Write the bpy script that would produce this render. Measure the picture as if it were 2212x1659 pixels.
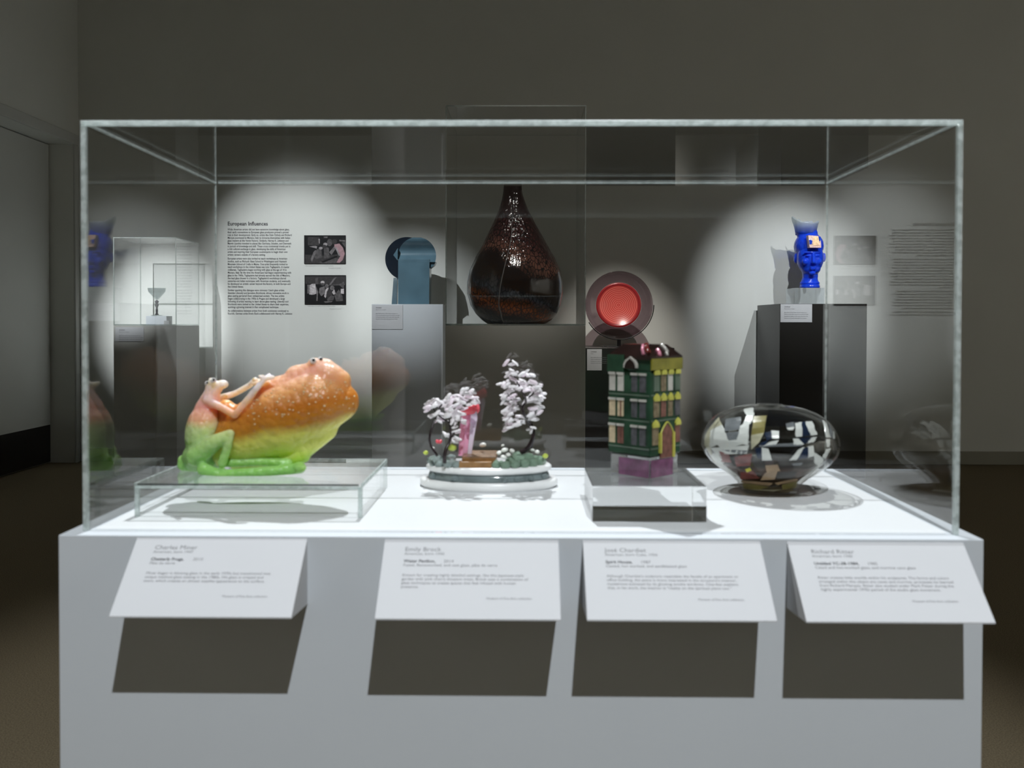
import bpy, bmesh, math, random
from mathutils import Vector, Matrix
sc = bpy.context.scene
for o in list(bpy.data.objects):
    bpy.data.objects.remove(o)
C = sc.collection
R = random.Random(7)
PI = math.pi

# ------------------------------------------------------------------ camera
F_PX = 1900.0
BASE = 0.80                                  # height of the big plinth's top
CAM = Vector((0.00432, -0.99951, BASE + 0.23902))
PITCH, YAW, ROLL, SHIFT = 0.01708, -0.01193, -0.00199, 98.74
_r0 = Vector((math.cos(YAW), -math.sin(YAW), 0))
_f0 = Vector((math.sin(YAW), math.cos(YAW), 0))
_up = Vector((0, 0, 1))
FWD = _f0 * math.cos(PITCH) - _up * math.sin(PITCH)
_u1 = _f0 * math.sin(PITCH) + _up * math.cos(PITCH)
RGT = _r0 * math.cos(ROLL) - _u1 * math.sin(ROLL)
UPV = _r0 * math.sin(ROLL) + _u1 * math.cos(ROLL)
cam = bpy.data.cameras.new('camera')
cam.sensor_width = 36.0
cam.lens = F_PX / 2212 * 36
cam.shift_y = -SHIFT / 2212
cam.clip_start = 0.02
cam.dof.use_dof = True
cam.dof.focus_distance = 5.2
cam.dof.aperture_fstop = 8.5
cam_o = bpy.data.objects.new('camera', cam)
M = Matrix((RGT, UPV, -FWD)).transposed().to_4x4()
M.translation = CAM
cam_o.matrix_world = M
C.objects.link(cam_o)
sc.camera = cam_o

def at(px, py, Y):
    """point of the plane y = Y that the photograph shows at pixel (px, py)"""
    d = RGT * ((px - 1106) / F_PX) + UPV * ((829.5 - SHIFT - py) / F_PX) + FWD
    return CAM + d * ((Y - CAM.y) / d.y)
def ax(px, Y, py=700): return at(px, py, Y).x
def az(py, Y, px=1129): return at(px, py, Y).z
def ppm(Y): return F_PX / (Y - CAM.y)        # pixels per metre at plane Y

# ------------------------------------------------------------------ world, light, exposure
w = bpy.data.worlds.new('world'); sc.world = w
w.use_nodes = True
w.node_tree.nodes['Background'].inputs[0].default_value = (0.9, 0.95, 1, 1)
w.node_tree.nodes['Background'].inputs[1].default_value = 0.0
sc.view_settings.view_transform = 'Standard'
sc.view_settings.look = 'None'
sc.view_settings.exposure = 0.0
sc.view_settings.gamma = 1.0
sc.view_settings.use_curve_mapping = False
cy = sc.cycles
cy.max_bounces = 14; cy.diffuse_bounces = 5; cy.glossy_bounces = 6
cy.transmission_bounces = 12; cy.transparent_max_bounces = 40
cy.caustics_reflective = False; cy.caustics_refractive = True
cy.sample_clamp_indirect = 4.0; cy.blur_glossy = 0.5

CEIL = 3.95
def spot(name, loc, target, watt, deg, blend=0.4, radius=0.02, col=(1, 1, 1)):
    l = bpy.data.lights.new(name, 'SPOT')
    l.energy = watt; l.spot_size = math.radians(deg); l.spot_blend = blend
    l.shadow_soft_size = radius; l.color = col
    o = bpy.data.objects.new(name, l)
    o.location = loc
    o.rotation_euler = (Vector(target) - Vector(loc)).to_track_quat('-Z', 'Y').to_euler()
    C.objects.link(o)
    return o
COOL = (0.93, 0.97, 1.0)
WARM = (1.0, 0.95, 0.88)
# two track spots on the big display case (their places follow from the shadows)
spot('track_spot_front', (0.41, -2.03, 3.79), (0.0, 0.1, 0.75), 470, 42, 0.5, 0.012, COOL)
spot('track_spot_rear', (-0.22, 1.75, 3.79), (0.0, 0.15, 0.9), 600, 34, 0.5, 0.015, COOL)
# the spots on the works along the back wall hang well in front of it and rake down at about thirty degrees
spot('track_spot_goblet', (-2.75, 1.7, 3.79), (-2.68, 5.3, 1.20), 2000, 14, 1.0, 0.02, COOL)
spot('track_spot_text', (-1.75, 1.8, 3.79), (-1.68, 5.54, 1.34), 800, 22, 0.85, 0.02, COOL)
spot('track_spot_keyhole', (-1.9, 1.9, 3.79), (-0.84, 5.2, 1.25), 700, 17.5, 1.0, 0.02, COOL)
spot('track_spot_vase', (0.2, 1.2, 3.79), (0.0, 3.7, 1.45), 210, 22, 0.8, 0.02, WARM)
spot('track_spot_plate', (0.5, 1.9, 3.79), (0.70, 5.2, 1.05), 600, 15.5, 1.0, 0.02, WARM)
spot('track_spot_head', (1.35, 1.8, 3.79), (1.95, 5.4, 1.27), 440, 20.5, 0.9, 0.02, COOL)
spot('track_spot_head', (2.5, 1.8, 3.79), (1.99, 5.4, 1.27), 440, 20.5, 0.9, 0.02, COOL)
# fill spots, added out of view: bounce off the side walls gives ambient light
for x, y, tx, ty, tz in [(4.4, -3.2, 6.6, -3.4, 1.6), (4.4, -0.8, 6.6, -1.0, 1.6), (4.4, 1.6, 6.6, 1.8, 1.6),
                         (-1.3, -2.6, -3.3, -3.0, 1.6), (-1.3, -0.4, -3.3, -0.8, 1.6)]:
    spot('hall_fill_spot', (x, y, 3.79), (tx, ty, tz), 500 if x > 0 else 150, 70, 0.7, 0.03, WARM)

# ------------------------------------------------------------------ materials
MATS = {}
def node_mat(name):
    m = bpy.data.materials.new(name); m.use_nodes = True
    MATS[name] = m
    return m, m.node_tree.nodes, m.node_tree.links
def pm(name, col, rough=0.5, metal=0.0, trans=0.0, ior=1.49, sss=0.0, sss_r=(0.01, 0.01, 0.01), spec=0.5,
       vary=0.0, vscale=20.0, bump=0.0, bscale=200.0, coat=0.0):
    m, N, L = node_mat(name)
    b = N['Principled BSDF']
    b.inputs['Base Color'].default_value = (*col, 1)
    b.inputs['Roughness'].default_value = rough
    b.inputs['Metallic'].default_value = metal
    b.inputs['Transmission Weight'].default_value = trans
    b.inputs['IOR'].default_value = ior
    b.inputs['Specular IOR Level'].default_value = spec
    b.inputs['Coat Weight'].default_value = coat
    if sss:
        b.inputs['Subsurface Weight'].default_value = sss
        b.inputs['Subsurface Radius'].default_value = sss_r
        b.inputs['Subsurface Scale'].default_value = 1.0
    tc = N.new('ShaderNodeTexCoord')
    if vary:
        n = N.new('ShaderNodeTexNoise'); n.inputs['Scale'].default_value = vscale; n.inputs['Detail'].default_value = 4
        L.new(tc.outputs['Object'], n.inputs['Vector'])
        r = N.new('ShaderNodeValToRGB')
        r.color_ramp.elements[0].position = 0.3; r.color_ramp.elements[1].position = 0.7
        r.color_ramp.elements[0].color = (*[c * (1 - vary) for c in col], 1)
        r.color_ramp.elements[1].color = (*[min(1, c * (1 + vary)) for c in col], 1)
        L.new(n.outputs['Fac'], r.inputs['Fac']); L.new(r.outputs['Color'], b.inputs['Base Color'])
    if bump:
        n = N.new('ShaderNodeTexNoise'); n.inputs['Scale'].default_value = bscale; n.inputs['Detail'].default_value = 3
        L.new(tc.outputs['Object'], n.inputs['Vector'])
        bp = N.new('ShaderNodeBump'); bp.inputs['Strength'].default_value = bump; bp.inputs['Distance'].default_value = 0.002
        L.new(n.outputs['Fac'], bp.inputs['Height']); L.new(bp.outputs['Normal'], b.inputs['Normal'])
    return m
def sheet_glass(name, tint=(0.986, 0.989, 0.989), f0=0.04, haze=0.0, gloss=(1, 1, 1), rough=0.0):
    """clear sheet: Schlick reflection over straight transmission, both faces of a slab are real faces"""
    m, N, L = node_mat(name)
    N.remove(N['Principled BSDF'])
    out = N['Material Output']
    g = N.new('ShaderNodeNewGeometry')
    d = N.new('ShaderNodeVectorMath'); d.operation = 'DOT_PRODUCT'
    L.new(g.outputs['Normal'], d.inputs[0]); L.new(g.outputs['Incoming'], d.inputs[1])
    a = N.new('ShaderNodeMath'); a.operation = 'ABSOLUTE'; L.new(d.outputs['Value'], a.inputs[0])
    s = N.new('ShaderNodeMath'); s.operation = 'SUBTRACT'; s.inputs[0].default_value = 1; L.new(a.outputs[0], s.inputs[1])
    p = N.new('ShaderNodeMath'); p.operation = 'POWER'; L.new(s.outputs[0], p.inputs[0]); p.inputs[1].default_value = 5
    q = N.new('ShaderNodeMath'); q.operation = 'MULTIPLY_ADD'; L.new(p.outputs[0], q.inputs[0])
    q.inputs[1].default_value = 1 - f0; q.inputs[2].default_value = f0
    t = N.new('ShaderNodeBsdfTransparent'); t.inputs['Color'].default_value = (*tint, 1)
    base = t
    if haze:
        df = N.new('ShaderNodeBsdfDiffuse'); df.inputs['Color'].default_value = (0.85, 0.9, 0.88, 1)
        mh = N.new('ShaderNodeMixShader'); mh.inputs[0].default_value = haze
        L.new(t.outputs[0], mh.inputs[1]); L.new(df.outputs[0], mh.inputs[2]); base = mh
    gl = N.new('ShaderNodeBsdfGlossy'); gl.inputs['Roughness'].default_value = rough
    gl.inputs['Color'].default_value = (*gloss, 1)
    mx = N.new('ShaderNodeMixShader')
    L.new(q.outputs[0], mx.inputs[0]); L.new(base.outputs[0], mx.inputs[1]); L.new(gl.outputs[0], mx.inputs[2])
    L.new(mx.outputs[0], out.inputs['Surface'])
    return m
def edge_glass(name, col, opaque=0.5, bubbles=0.0):
    """cut and glued edge of an acrylic sheet: milky, gathers light; the glue line has bubbles"""
    m, N, L = node_mat(name)
    N.remove(N['Principled BSDF'])
    out = N['Material Output']
    t = N.new('ShaderNodeBsdfTransparent'); t.inputs['Color'].default_value = (0.9, 0.95, 0.93, 1)
    df = N.new('ShaderNodeBsdfDiffuse'); df.inputs['Color'].default_value = (*col, 1)
    tr = N.new('ShaderNodeBsdfTranslucent'); tr.inputs['Color'].default_value = (*col, 1)
    m0 = N.new('ShaderNodeMixShader'); m0.inputs[0].default_value = 0.5
    L.new(df.outputs[0], m0.inputs[1]); L.new(tr.outputs[0], m0.inputs[2])
    m1 = N.new('ShaderNodeMixShader'); m1.inputs[0].default_value = opaque
    L.new(t.outputs[0], m1.inputs[1]); L.new(m0.outputs[0], m1.inputs[2])
    gl = N.new('ShaderNodeBsdfGlossy'); gl.inputs['Roughness'].default_value = 0.15
    m2 = N.new('ShaderNodeMixShader'); m2.inputs[0].default_value = 0.12
    L.new(m1.outputs[0], m2.inputs[1]); L.new(gl.outputs[0], m2.inputs[2])
    if bubbles:
        tc = N.new('ShaderNodeTexCoord')
        n = N.new('ShaderNodeTexNoise'); n.inputs['Scale'].default_value = 90; n.inputs['Detail'].default_value = 1
        L.new(tc.outputs['Object'], n.inputs['Vector'])
        r = N.new('ShaderNodeMapRange'); r.inputs[1].default_value = 0.42; r.inputs[2].default_value = 0.58
        r.inputs[3].default_value = max(0, opaque - bubbles); r.inputs[4].default_value = min(1, opaque + bubbles)
        L.new(n.outputs['Fac'], r.inputs[0]); L.new(r.outputs[0], m1.inputs[0])
    L.new(m2.outputs[0], out.inputs['Surface'])
    return m

pm('wall_paint', (0.68, 0.69, 0.655), 0.85, vary=0.02, vscale=2, bump=0.1, bscale=180)
pm('ceiling_paint', (0.5, 0.5, 0.48), 0.9, vary=0.03, vscale=3)
pm('dimmed_wall_paint', (0.10, 0.10, 0.10), 0.9, vary=0.03, vscale=3)  # gloom behind the camera put into the wall colour, keeps case reflections dark
pm('carpet', (0.19, 0.155, 0.10), 0.95, vary=0.35, vscale=260, bump=0.5, bscale=400, spec=0.1)
pm('door_paint', (0.55, 0.56, 0.54), 0.6, vary=0.02, vscale=2)
pm('baseboard_paint', (0.30, 0.29, 0.24), 0.7, vary=0.03, vscale=5)
pm('kick_black', (0.012, 0.011, 0.010), 0.35, vary=0.2, vscale=5)
pm('plinth_white', (0.585, 0.62, 0.655), 0.55, vary=0.01, vscale=6, spec=0.3)
pm('deck_white', (0.70, 0.715, 0.725), 0.45, vary=0.01, vscale=6, spec=0.3)
pm('plinth_grey', (0.47, 0.47, 0.44), 0.6, vary=0.02, vscale=4)
pm('plinth_black', (0.012, 0.011, 0.010), 0.35, vary=0.15, vscale=4)
pm('card_white', (0.57, 0.58, 0.60), 0.6, vary=0.01, vscale=8, spec=0.2)
pm('card_grey', (0.42, 0.43, 0.44), 0.7, vary=0.02, vscale=8)
pm('ink', (0.03, 0.03, 0.035), 0.7)
pm('ink_light', (0.16, 0.16, 0.17), 0.7)
sheet_glass('acrylic')
sheet_glass('acrylic_far', (0.975, 0.978, 0.978), 0.04)
edge_glass('acrylic_edge', (0.82, 0.88, 0.87), 0.62, 0.16)
edge_glass('acrylic_seam', (0.8, 0.85, 0.84), 0.45, 0.15)
edge_glass('acrylic_edge_dark', (0.06, 0.07, 0.07), 0.7)
edge_glass('acrylic_edge_far', (0.55, 0.58, 0.56), 0.35)
sheet_glass('block_acrylic', (0.90, 0.93, 0.96), 0.06, haze=0.22)
pm('solid_acrylic', (0.97, 0.98, 0.98), 0.0, trans=1.0, ior=1.49)

# ------------------------------------------------------------------ mesh helpers
def setp(o, label=None, cat=None, group=None, kind=None):
    if label: o['label'] = label
    if cat: o['category'] = cat
    if group: o['group'] = group
    if kind: o['kind'] = kind
    return o
def thing(name, loc, label, cat, group=None, kind=None):
    o = bpy.data.objects.new(name, None); o.empty_display_size = 0.05
    o.location = Vector(loc); C.objects.link(o)
    return setp(o, label, cat, group, kind)
def adopt(o, parent):
    if parent is None: return o
    o.parent = parent
    loc = Vector((0, 0, 0)); p = parent
    while p is not None:
        if p.type == 'EMPTY': loc += Vector(p.location)
        p = p.parent
    o.matrix_parent_inverse = Matrix.Translation(-loc) if parent.type == 'EMPTY' else Matrix.Identity(4)
    return o
def link(name, me, mat, parent=None, label=None, cat=None, smooth=False, kind=None, group=None):
    o = bpy.data.objects.new(name, me); C.objects.link(o)
    mats = mat if isinstance(mat, (list, tuple)) else [mat]
    if not me.materials:
        for k in mats: me.materials.append(MATS[k])
    if smooth:
        for p in me.polygons: p.use_smooth = True
    adopt(o, parent)
    return setp(o, label, cat, group, kind)
def from_bm(name, bm, mat, parent=None, **kw):
    bmesh.ops.recalc_face_normals(bm, faces=bm.faces)
    me = bpy.data.meshes.new(name); bm.to_mesh(me); bm.free()
    return link(name, me, mat, parent, **kw)
def bm_box(bm, x0, x1, y0, y1, z0, z1, bevel=0.0, seg=2):
    v = [bm.verts.new((x, y, z)) for x in (x0, x1) for y in (y0, y1) for z in (z0, z1)]
    fs = [bm.faces.new([v[i] for i in q]) for q in ((0, 1, 3, 2), (4, 6, 7, 5), (0, 4, 5, 1), (2, 3, 7, 6), (0, 2, 6, 4), (1, 5, 7, 3))]
    if bevel:
        es = list({e for f in fs for e in f.edges})
        bmesh.ops.bevel(bm, geom=es, offset=bevel, segments=seg, affect='EDGES', profile=0.5)
def box(name, x0, x1, y0, y1, z0, z1, mat, parent=None, bevel=0.0, **kw):
    bm = bmesh.new(); bm_box(bm, x0, x1, y0, y1, z0, z1, bevel)
    return from_bm(name, bm, mat, parent, **kw)
def prism(name, poly, ext, mat, parent=None, bevel=0.0, **kw):
    """closed polygon of 3-D points pushed along ext"""
    bm = bmesh.new(); ext = Vector(ext)
    a = [bm.verts.new(p) for p in poly]; b = [bm.verts.new(Vector(p) + ext) for p in poly]
    bm.faces.new(a); bm.faces.new(b[::-1])
    for i in range(len(a)):
        j = (i + 1) % len(a); bm.faces.new((a[i], a[j], b[j], b[i]))
    if bevel: bmesh.ops.bevel(bm, geom=list(bm.edges), offset=bevel, segments=2, affect='EDGES', profile=0.5)
    return from_bm(name, bm, mat, parent, **kw)
def lathe_bm(bm, prof, c, seg=48, rfun=None):
    rings = []
    for r, z in prof:
        if r < 1e-6: rings.append([bm.verts.new((c[0], c[1], c[2] + z))]); continue
        rings.append([])
        for k in range(seg):
            a = 2 * PI * k / seg; q = r * (rfun(a, z) if rfun else 1)
            rings[-1].append(bm.verts.new((c[0] + q * math.cos(a), c[1] + q * math.sin(a), c[2] + z)))
    for A, B in zip(rings, rings[1:]):
        if len(A) == 1 and len(B) == 1: continue
        for k in range(seg):
            j = (k + 1) % seg
            if len(A) == 1: bm.faces.new((A[0], B[j], B[k]))
            elif len(B) == 1: bm.faces.new((A[k], A[j], B[0]))
            else: bm.faces.new((A[k], A[j], B[j], B[k]))
def lathe(name, prof, c, mat, parent=None, seg=48, rfun=None, smooth=True, **kw):
    bm = bmesh.new(); lathe_bm(bm, prof, c, seg, rfun)
    return from_bm(name, bm, mat, parent, smooth=smooth, **kw)
def catmull(pts, n=6):
    P = [Vector(p) for p in pts]; P = [2 * P[0] - P[1]] + P + [2 * P[-1] - P[-2]]
    out = []
    for i in range(1, len(P) - 2):
        for k in range(n):
            t = k / n; a, b, c, d = P[i - 1], P[i], P[i + 1], P[i + 2]
            out.append(0.5 * ((2 * b) + (c - a) * t + (2 * a - 5 * b + 4 * c - d) * t * t + (3 * b - a - 3 * c + d) * t ** 3))
    out.append(P[-2]); return out
def tube_bm(bm, pts, rad, seg=8):
    P = [Vector(p) for p in pts]; n = len(P); rings = []; N = None
    for i, p in enumerate(P):
        t = (P[min(i + 1, n - 1)] - P[max(i - 1, 0)]).normalized()
        if N is None: N = t.orthogonal().normalized()
        N = (N - t * N.dot(t)).normalized(); B = t.cross(N)
        r = rad(i / (n - 1)) if callable(rad) else rad
        rings.append([bm.verts.new(p + (N * math.cos(2 * PI * k / seg) + B * math.sin(2 * PI * k / seg)) * r) for k in range(seg)])
    for A, B in zip(rings, rings[1:]):
        for k in range(seg): bm.faces.new((A[k], A[(k + 1) % seg], B[(k + 1) % seg], B[k]))
    bm.faces.new(rings[0][::-1]); bm.faces.new(rings[-1])
def tube(name, pts, rad, mat, parent=None, seg=8, **kw):
    bm = bmesh.new(); tube_bm(bm, pts, rad, seg)
    return from_bm(name, bm, mat, parent, smooth=True, **kw)
def evaluated(o):
    dg = bpy.context.evaluated_depsgraph_get()
    me = bpy.data.meshes.new_from_object(o.evaluated_get(dg), depsgraph=dg)
    bpy.data.objects.remove(o); return me
def moulded(name, blobs, chains, voxel, mat, parent=None, smooth_it=6, **kw):
    """blobs: (centre, (rx,ry,rz), rotation Matrix or None); chains: lists of (point, radius). One continuous skin."""
    bm = bmesh.new()
    def ell(c, r, rot=None):
        m = Matrix.Translation(c) @ (rot.to_4x4() if rot else Matrix.Identity(4)) @ Matrix.Diagonal((*r, 1))
        bmesh.ops.create_icosphere(bm, subdivisions=3, radius=1, matrix=m)
    for b in blobs: ell(*b)
    for ch in chains:
        for (p, r), (q, s) in zip(ch, ch[1:]):
            p, q = Vector(p), Vector(q); n = max(2, int((q - p).length / (0.5 * min(r, s))) + 1)
            for k in range(n + 1):
                t = k / n; rr = r + (s - r) * t; ell(p.lerp(q, t), (rr, rr, rr))
    me = bpy.data.meshes.new('tmp'); bm.to_mesh(me); bm.free()
    o = bpy.data.objects.new('tmp', me); C.objects.link(o)
    md = o.modifiers.new('r', 'REMESH'); md.mode = 'VOXEL'; md.voxel_size = voxel
    ms = o.modifiers.new('s', 'SMOOTH'); ms.factor = 0.5; ms.iterations = smooth_it
    me2 = evaluated(o); bpy.data.meshes.remove(me)
    return link(name, me2, mat, parent, smooth=True, **kw)

def text_mesh(lines, name='lettering'):
    """lines: (string, x, y, size, align, bold, shear, squeeze) in the plane xy -> one flat mesh"""
    vs, fs = [], []
    for s, x, y, size, al, bold, shear, sx in lines:
        cu = bpy.data.curves.new('t', 'FONT'); cu.body = s; cu.size = size; cu.align_x = al
        cu.resolution_u = 2; cu.shear = shear; cu.fill_mode = 'FRONT'
        if bold: cu.offset = 0.022 * size
        o = bpy.data.objects.new('t', cu); C.objects.link(o)
        me = evaluated(o); bpy.data.curves.remove(cu)
        b = len(vs)
        vs += [(x + v.co.x * sx, y + v.co.y, 0) for v in me.vertices]
        fs += [[b + i for i in p.vertices] for p in me.polygons]
        bpy.data.meshes.remove(me)
    me = bpy.data.meshes.new(name); me.from_pydata(vs, [], fs)
    return me
def lettering(name, lines, origin, ex, ey, mat, parent, **kw):
    me = text_mesh(lines, name)
    ex, ey = Vector(ex).normalized(), Vector(ey).normalized()
    m = Matrix((ex, ey, ex.cross(ey))).transposed().to_4x4(); m.translation = Vector(origin)
    me.transform(m)
    return link(name, me, mat, parent, **kw)

# ------------------------------------------------------------------ the room
WALL = 5.54
XL, XR, YF = ax(172, WALL), 6.6, -8.5
def struct(o): o['kind'] = 'structure'; return o
struct(box('floor', XL - 0.6, XR + 0.1, YF - 0.1, WALL + 0.1, -0.1, 0, 'carpet'))
struct(box('ceiling', XL - 0.6, XR + 0.1, YF - 0.1, WALL + 0.1, CEIL, CEIL + 0.1, 'ceiling_paint'))
struct(box('wall_back', XL - 0.6, XR + 0.1, WALL, WALL + 0.1, 0, CEIL, 'wall_paint'))
struct(box('wall_right', XR, XR + 0.1, YF, WALL, 0, CEIL, 'wall_paint'))
struct(box('wall_front', XL - 0.6, XR + 0.1, YF - 0.1, YF, 0, CEIL, 'dimmed_wall_paint'))
XLEAF = at(112, 1000, 5.46).x
DTOP = 2.35
bm = bmesh.new()
bm_box(bm, XL - 0.5, XL, YF, WALL, DTOP, CEIL)
bm_box(bm, XL - 0.5, XL, 5.46, WALL, 0, DTOP)
bm_box(bm, XL - 0.5, XL, YF, 4.35, 0, DTOP)
struct(from_bm('wall_left', bm, 'wall_paint'))
bm = bmesh.new()                                        # casing round the opening
bm_box(bm, XL, XL + 0.015, 4.27, 5.515, DTOP, DTOP + 0.075, 0.004)
bm_box(bm, XL, XL + 0.015, 5.46, 5.515, 0, DTOP, 0.004)
bm_box(bm, XL, XL + 0.015, 4.27, 4.35, 0, DTOP, 0.004)
struct(from_bm('trim_1', bm, 'door_paint'))
d = thing('door_1', (XLEAF, 4.9, 0), 'pale painted door with a black kick plate at far left', 'door', kind='structure')
box('door_leaf', XLEAF - 0.05, XLEAF, 4.36, 5.445, 0.008, DTOP - 0.006, 'door_paint', d, 0.002)
box('kick_plate', XLEAF, XLEAF + 0.004, 4.37, 5.435, 0.012, 0.285, 'kick_black', d, 0.001)
struct(box('baseboard_back', XL + 0.02, XR, WALL - 0.016, WALL, 0, 0.098, 'baseboard_paint', bevel=0.004))

# ------------------------------------------------------------------ the big plinth and its clear case
HW, DEP, HGT, MG = 0.5, 0.4397, 0.4692, 0.0184
T = 0.0058
p = thing('display_plinth', (0, DEP / 2, 0), 'large white plinth carrying the long clear case in front', 'plinth')
box('body', -HW - MG, HW + MG, -MG, DEP + MG, 0, BASE - 0.0006, 'plinth_white', p, 0.0012)
box('deck_panel', -HW + T + 0.004, HW - T - 0.004, T + 0.004, DEP - T - 0.004, BASE - 0.0006, BASE, 'deck_white', p, 0.0002)
v = thing('display_case', (0, DEP / 2, BASE), 'long clear acrylic case over the four glass works in front', 'display case')
z0, z1 = BASE - 0.0005, BASE + HGT
zt = z1 - T
box('front_panel', -HW + T, HW - T, 0, T, z0, zt, 'acrylic', v)
box('back_panel', -HW + T, HW - T, DEP - T, DEP, z0, zt, 'acrylic', v)
box('side_panel', -HW, -HW + T, T, DEP - T, z0, zt, 'acrylic', v)
box('side_panel', HW - T, HW, T, DEP - T, z0, zt, 'acrylic', v)
box('top_panel', -HW + T, HW - T, T, DEP - T, zt, z1, 'acrylic', v)
box('corner_edge', -HW, -HW + T, 0, T, z0, zt, 'acrylic_edge', v, 0.0008)
box('corner_edge', HW - T, HW, 0, T, z0, zt, 'acrylic_edge', v, 0.0008)
s = 0.0028
box('corner_edge', -HW, -HW + s, DEP - s, DEP, z0, zt, 'acrylic_seam', v, 0.0005)
box('corner_edge', HW - s, HW, DEP - s, DEP, z0, zt, 'acrylic_seam', v, 0.0005)
box('top_edge', -HW, HW, 0, T, zt, z1, 'acrylic_edge', v, 0.0008)
box('top_edge', -HW + T, HW - T, DEP - s, DEP, z1 - s, z1, 'acrylic_edge', v, 0.0005)
box('top_edge', -HW, -HW + s, T, DEP, z1 - s, z1, 'acrylic_edge', v, 0.0005)
box('top_edge', HW - s, HW, T, DEP, z1 - s, z1, 'acrylic_edge', v, 0.0005)

# ------------------------------------------------------------------ four tilted text labels on the plinth's face
FACE = -MG
LABELS = [
 (297, 664, 1162, 'tilted white label wedge at far left, below the frog sculpture',
  'Charles Miner', 'American, born 1947', 'Chatterly Frogs,', ' 2010', 'Pâte de verre',
  ['Miner began in blowing glass in the early 1970s but transitioned into', 'unique method glass casting in the 1980s. His glass is crisped and', 'worn, which creates an almost waxlike appearance to the surface.']),
 (832, 1206, 1166, 'tilted white label wedge below the miniature garden sculpture',
  'Emily Brock', 'American, born 1945', 'Water Pavilion,', ' 2014', 'Fused, flameworked, and cast glass, pâte de verre',
  ['Known for creating highly detailed settings, like this Japanese-style', 'garden with pink cherry blossom trees, Brock uses a combination of', 'glass techniques to create spaces that feel infused with human', 'presence.']),
 (1259, 1641, 1168, 'tilted white label wedge below the green glass building',
  'José Chardiet', 'American, born Cuba, 1956', 'Spirit House,', ' 1987', 'Casted, hot worked, and sandblasted glass',
  ['Although Chardiet\'s sculpture resembles the facade of an apartment or', 'office building, the piece is more interested in the structure\'s interior,', 'mysterious activated by its glowing smoke windows. Chardiet explains', 'that, in his work, the interior is "reality on the spiritual plane too."']),
 (1700, 2080, 1171, 'tilted white label wedge at far right, below the patterned bowl',
  'Richard Ritter', 'American, born 1940', 'Untitled YC-38-1984,', ' 1985', 'Cased and hot-worked glass, and murrine cane glass',
  ['Ritter creates little worlds within his sculptures. The forms and colors', 'arranged within this object are canes and murrine, processes he learned', 'from Richard Marquis. Ritter also studied under Mark Peiser during the', 'highly experimental 1970s period of the studio glass movement.']),
]
OUT, DROP = 0.069, 0.066
for (xa, xb, yt, lab, who, born, title, year, medium, body) in LABELS:
    a, b = at(xa, yt, FACE), at(xb, yt, FACE)
    z = (a.z + b.z) / 2
    t = thing('text_label', ((a.x + b.x) / 2, FACE, z), lab, 'label', 'tilted labels on the front plinth')
    tri = [(a.x, FACE - 0.0002, z), (a.x, FACE - 0.0002, z - 0.074), (a.x, FACE - OUT, z - DROP - 0.0015), (a.x, FACE - OUT, z - DROP)]
    prism('wedge', tri, (b.x - a.x, 0, 0), 'card_white', t)
    ey = Vector((0, OUT, DROP)).normalized(); n = Vector((0, -DROP, OUT)).normalized()
    W_, H_ = b.x - a.x, math.hypot(OUT, DROP)
    org = Vector((a.x, FACE - OUT, z - DROP)) + n * 0.0002
    x0 = 0.0235
    hsz = 0.0074
    def ln(s, y, size, bold=0, x=x0, al='LEFT', sx=1.12): return (s, x, H_ - y, size, al, bold, 0, sx)
    lettering('name_line', [ln(who, 0.0150, hsz), ln(born, 0.0197, 0.0046)], org, (1, 0, 0), ey, 'ink_light', t)
    lettering('title_line', [ln(title, 0.0290, 0.0050, 1)], org, (1, 0, 0), ey, 'ink', t)
    tw = 0.00252 * len(title) * 1.12
    lettering('year_line', [ln(year, 0.0290, 0.0050, 0, x0 + tw)], org, (1, 0, 0), ey, 'ink_light', t)
    lettering('medium_line', [ln(medium, 0.0338, 0.0046)], org, (1, 0, 0), ey, 'ink_light', t)
    lettering('paragraph', [ln(s_, 0.0460 + 0.0047 * i, 0.0044) for i, s_ in enumerate(body)], org, (1, 0, 0), ey, 'ink_light', t)
    lettering('credit_line', [ln('Museum of Fine Arts collection', 0.0730, 0.0034, 0, W_ - 0.030, 'RIGHT')], org, (1, 0, 0), ey, 'ink_light', t)

# ------------------------------------------------------------------ acrylic riser and the frog sculpture
def zat(h): return BASE + h
ra, rb, rz = at(290, 1048, 0.072).x, at(782, 1048, 0.072).x, 0.0417
t = thing('acrylic_riser', ((ra + rb) / 2, 0.17, BASE), 'wide clear acrylic riser under the frog sculpture', 'riser')
Y0, Y1, tt = 0.072, 0.272, 0.005
box('top_sheet', ra, rb, Y0, Y1, zat(rz - tt), zat(rz), 'acrylic', t)
box('front_sheet', ra + tt, rb - tt, Y0, Y0 + tt, zat(0.0003), zat(rz - tt), 'acrylic', t)
box('back_sheet', ra + tt, rb - tt, Y1 - tt, Y1, zat(0.0003), zat(rz - tt), 'acrylic', t)
for xx in (ra, rb - tt):
    box('side_sheet', xx, xx + tt, Y0 + tt, Y1 - tt, zat(0.0003), zat(rz - tt), 'acrylic', t)
    box('corner_edge', xx, xx + tt, Y0, Y0 + tt, zat(0.0003), zat(rz - tt), 'acrylic_edge', t, 0.0005)
    box('corner_edge', xx, xx + tt, Y1 - tt, Y1, zat(0.0003), zat(rz - tt), 'acrylic_seam', t, 0.0005)

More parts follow.
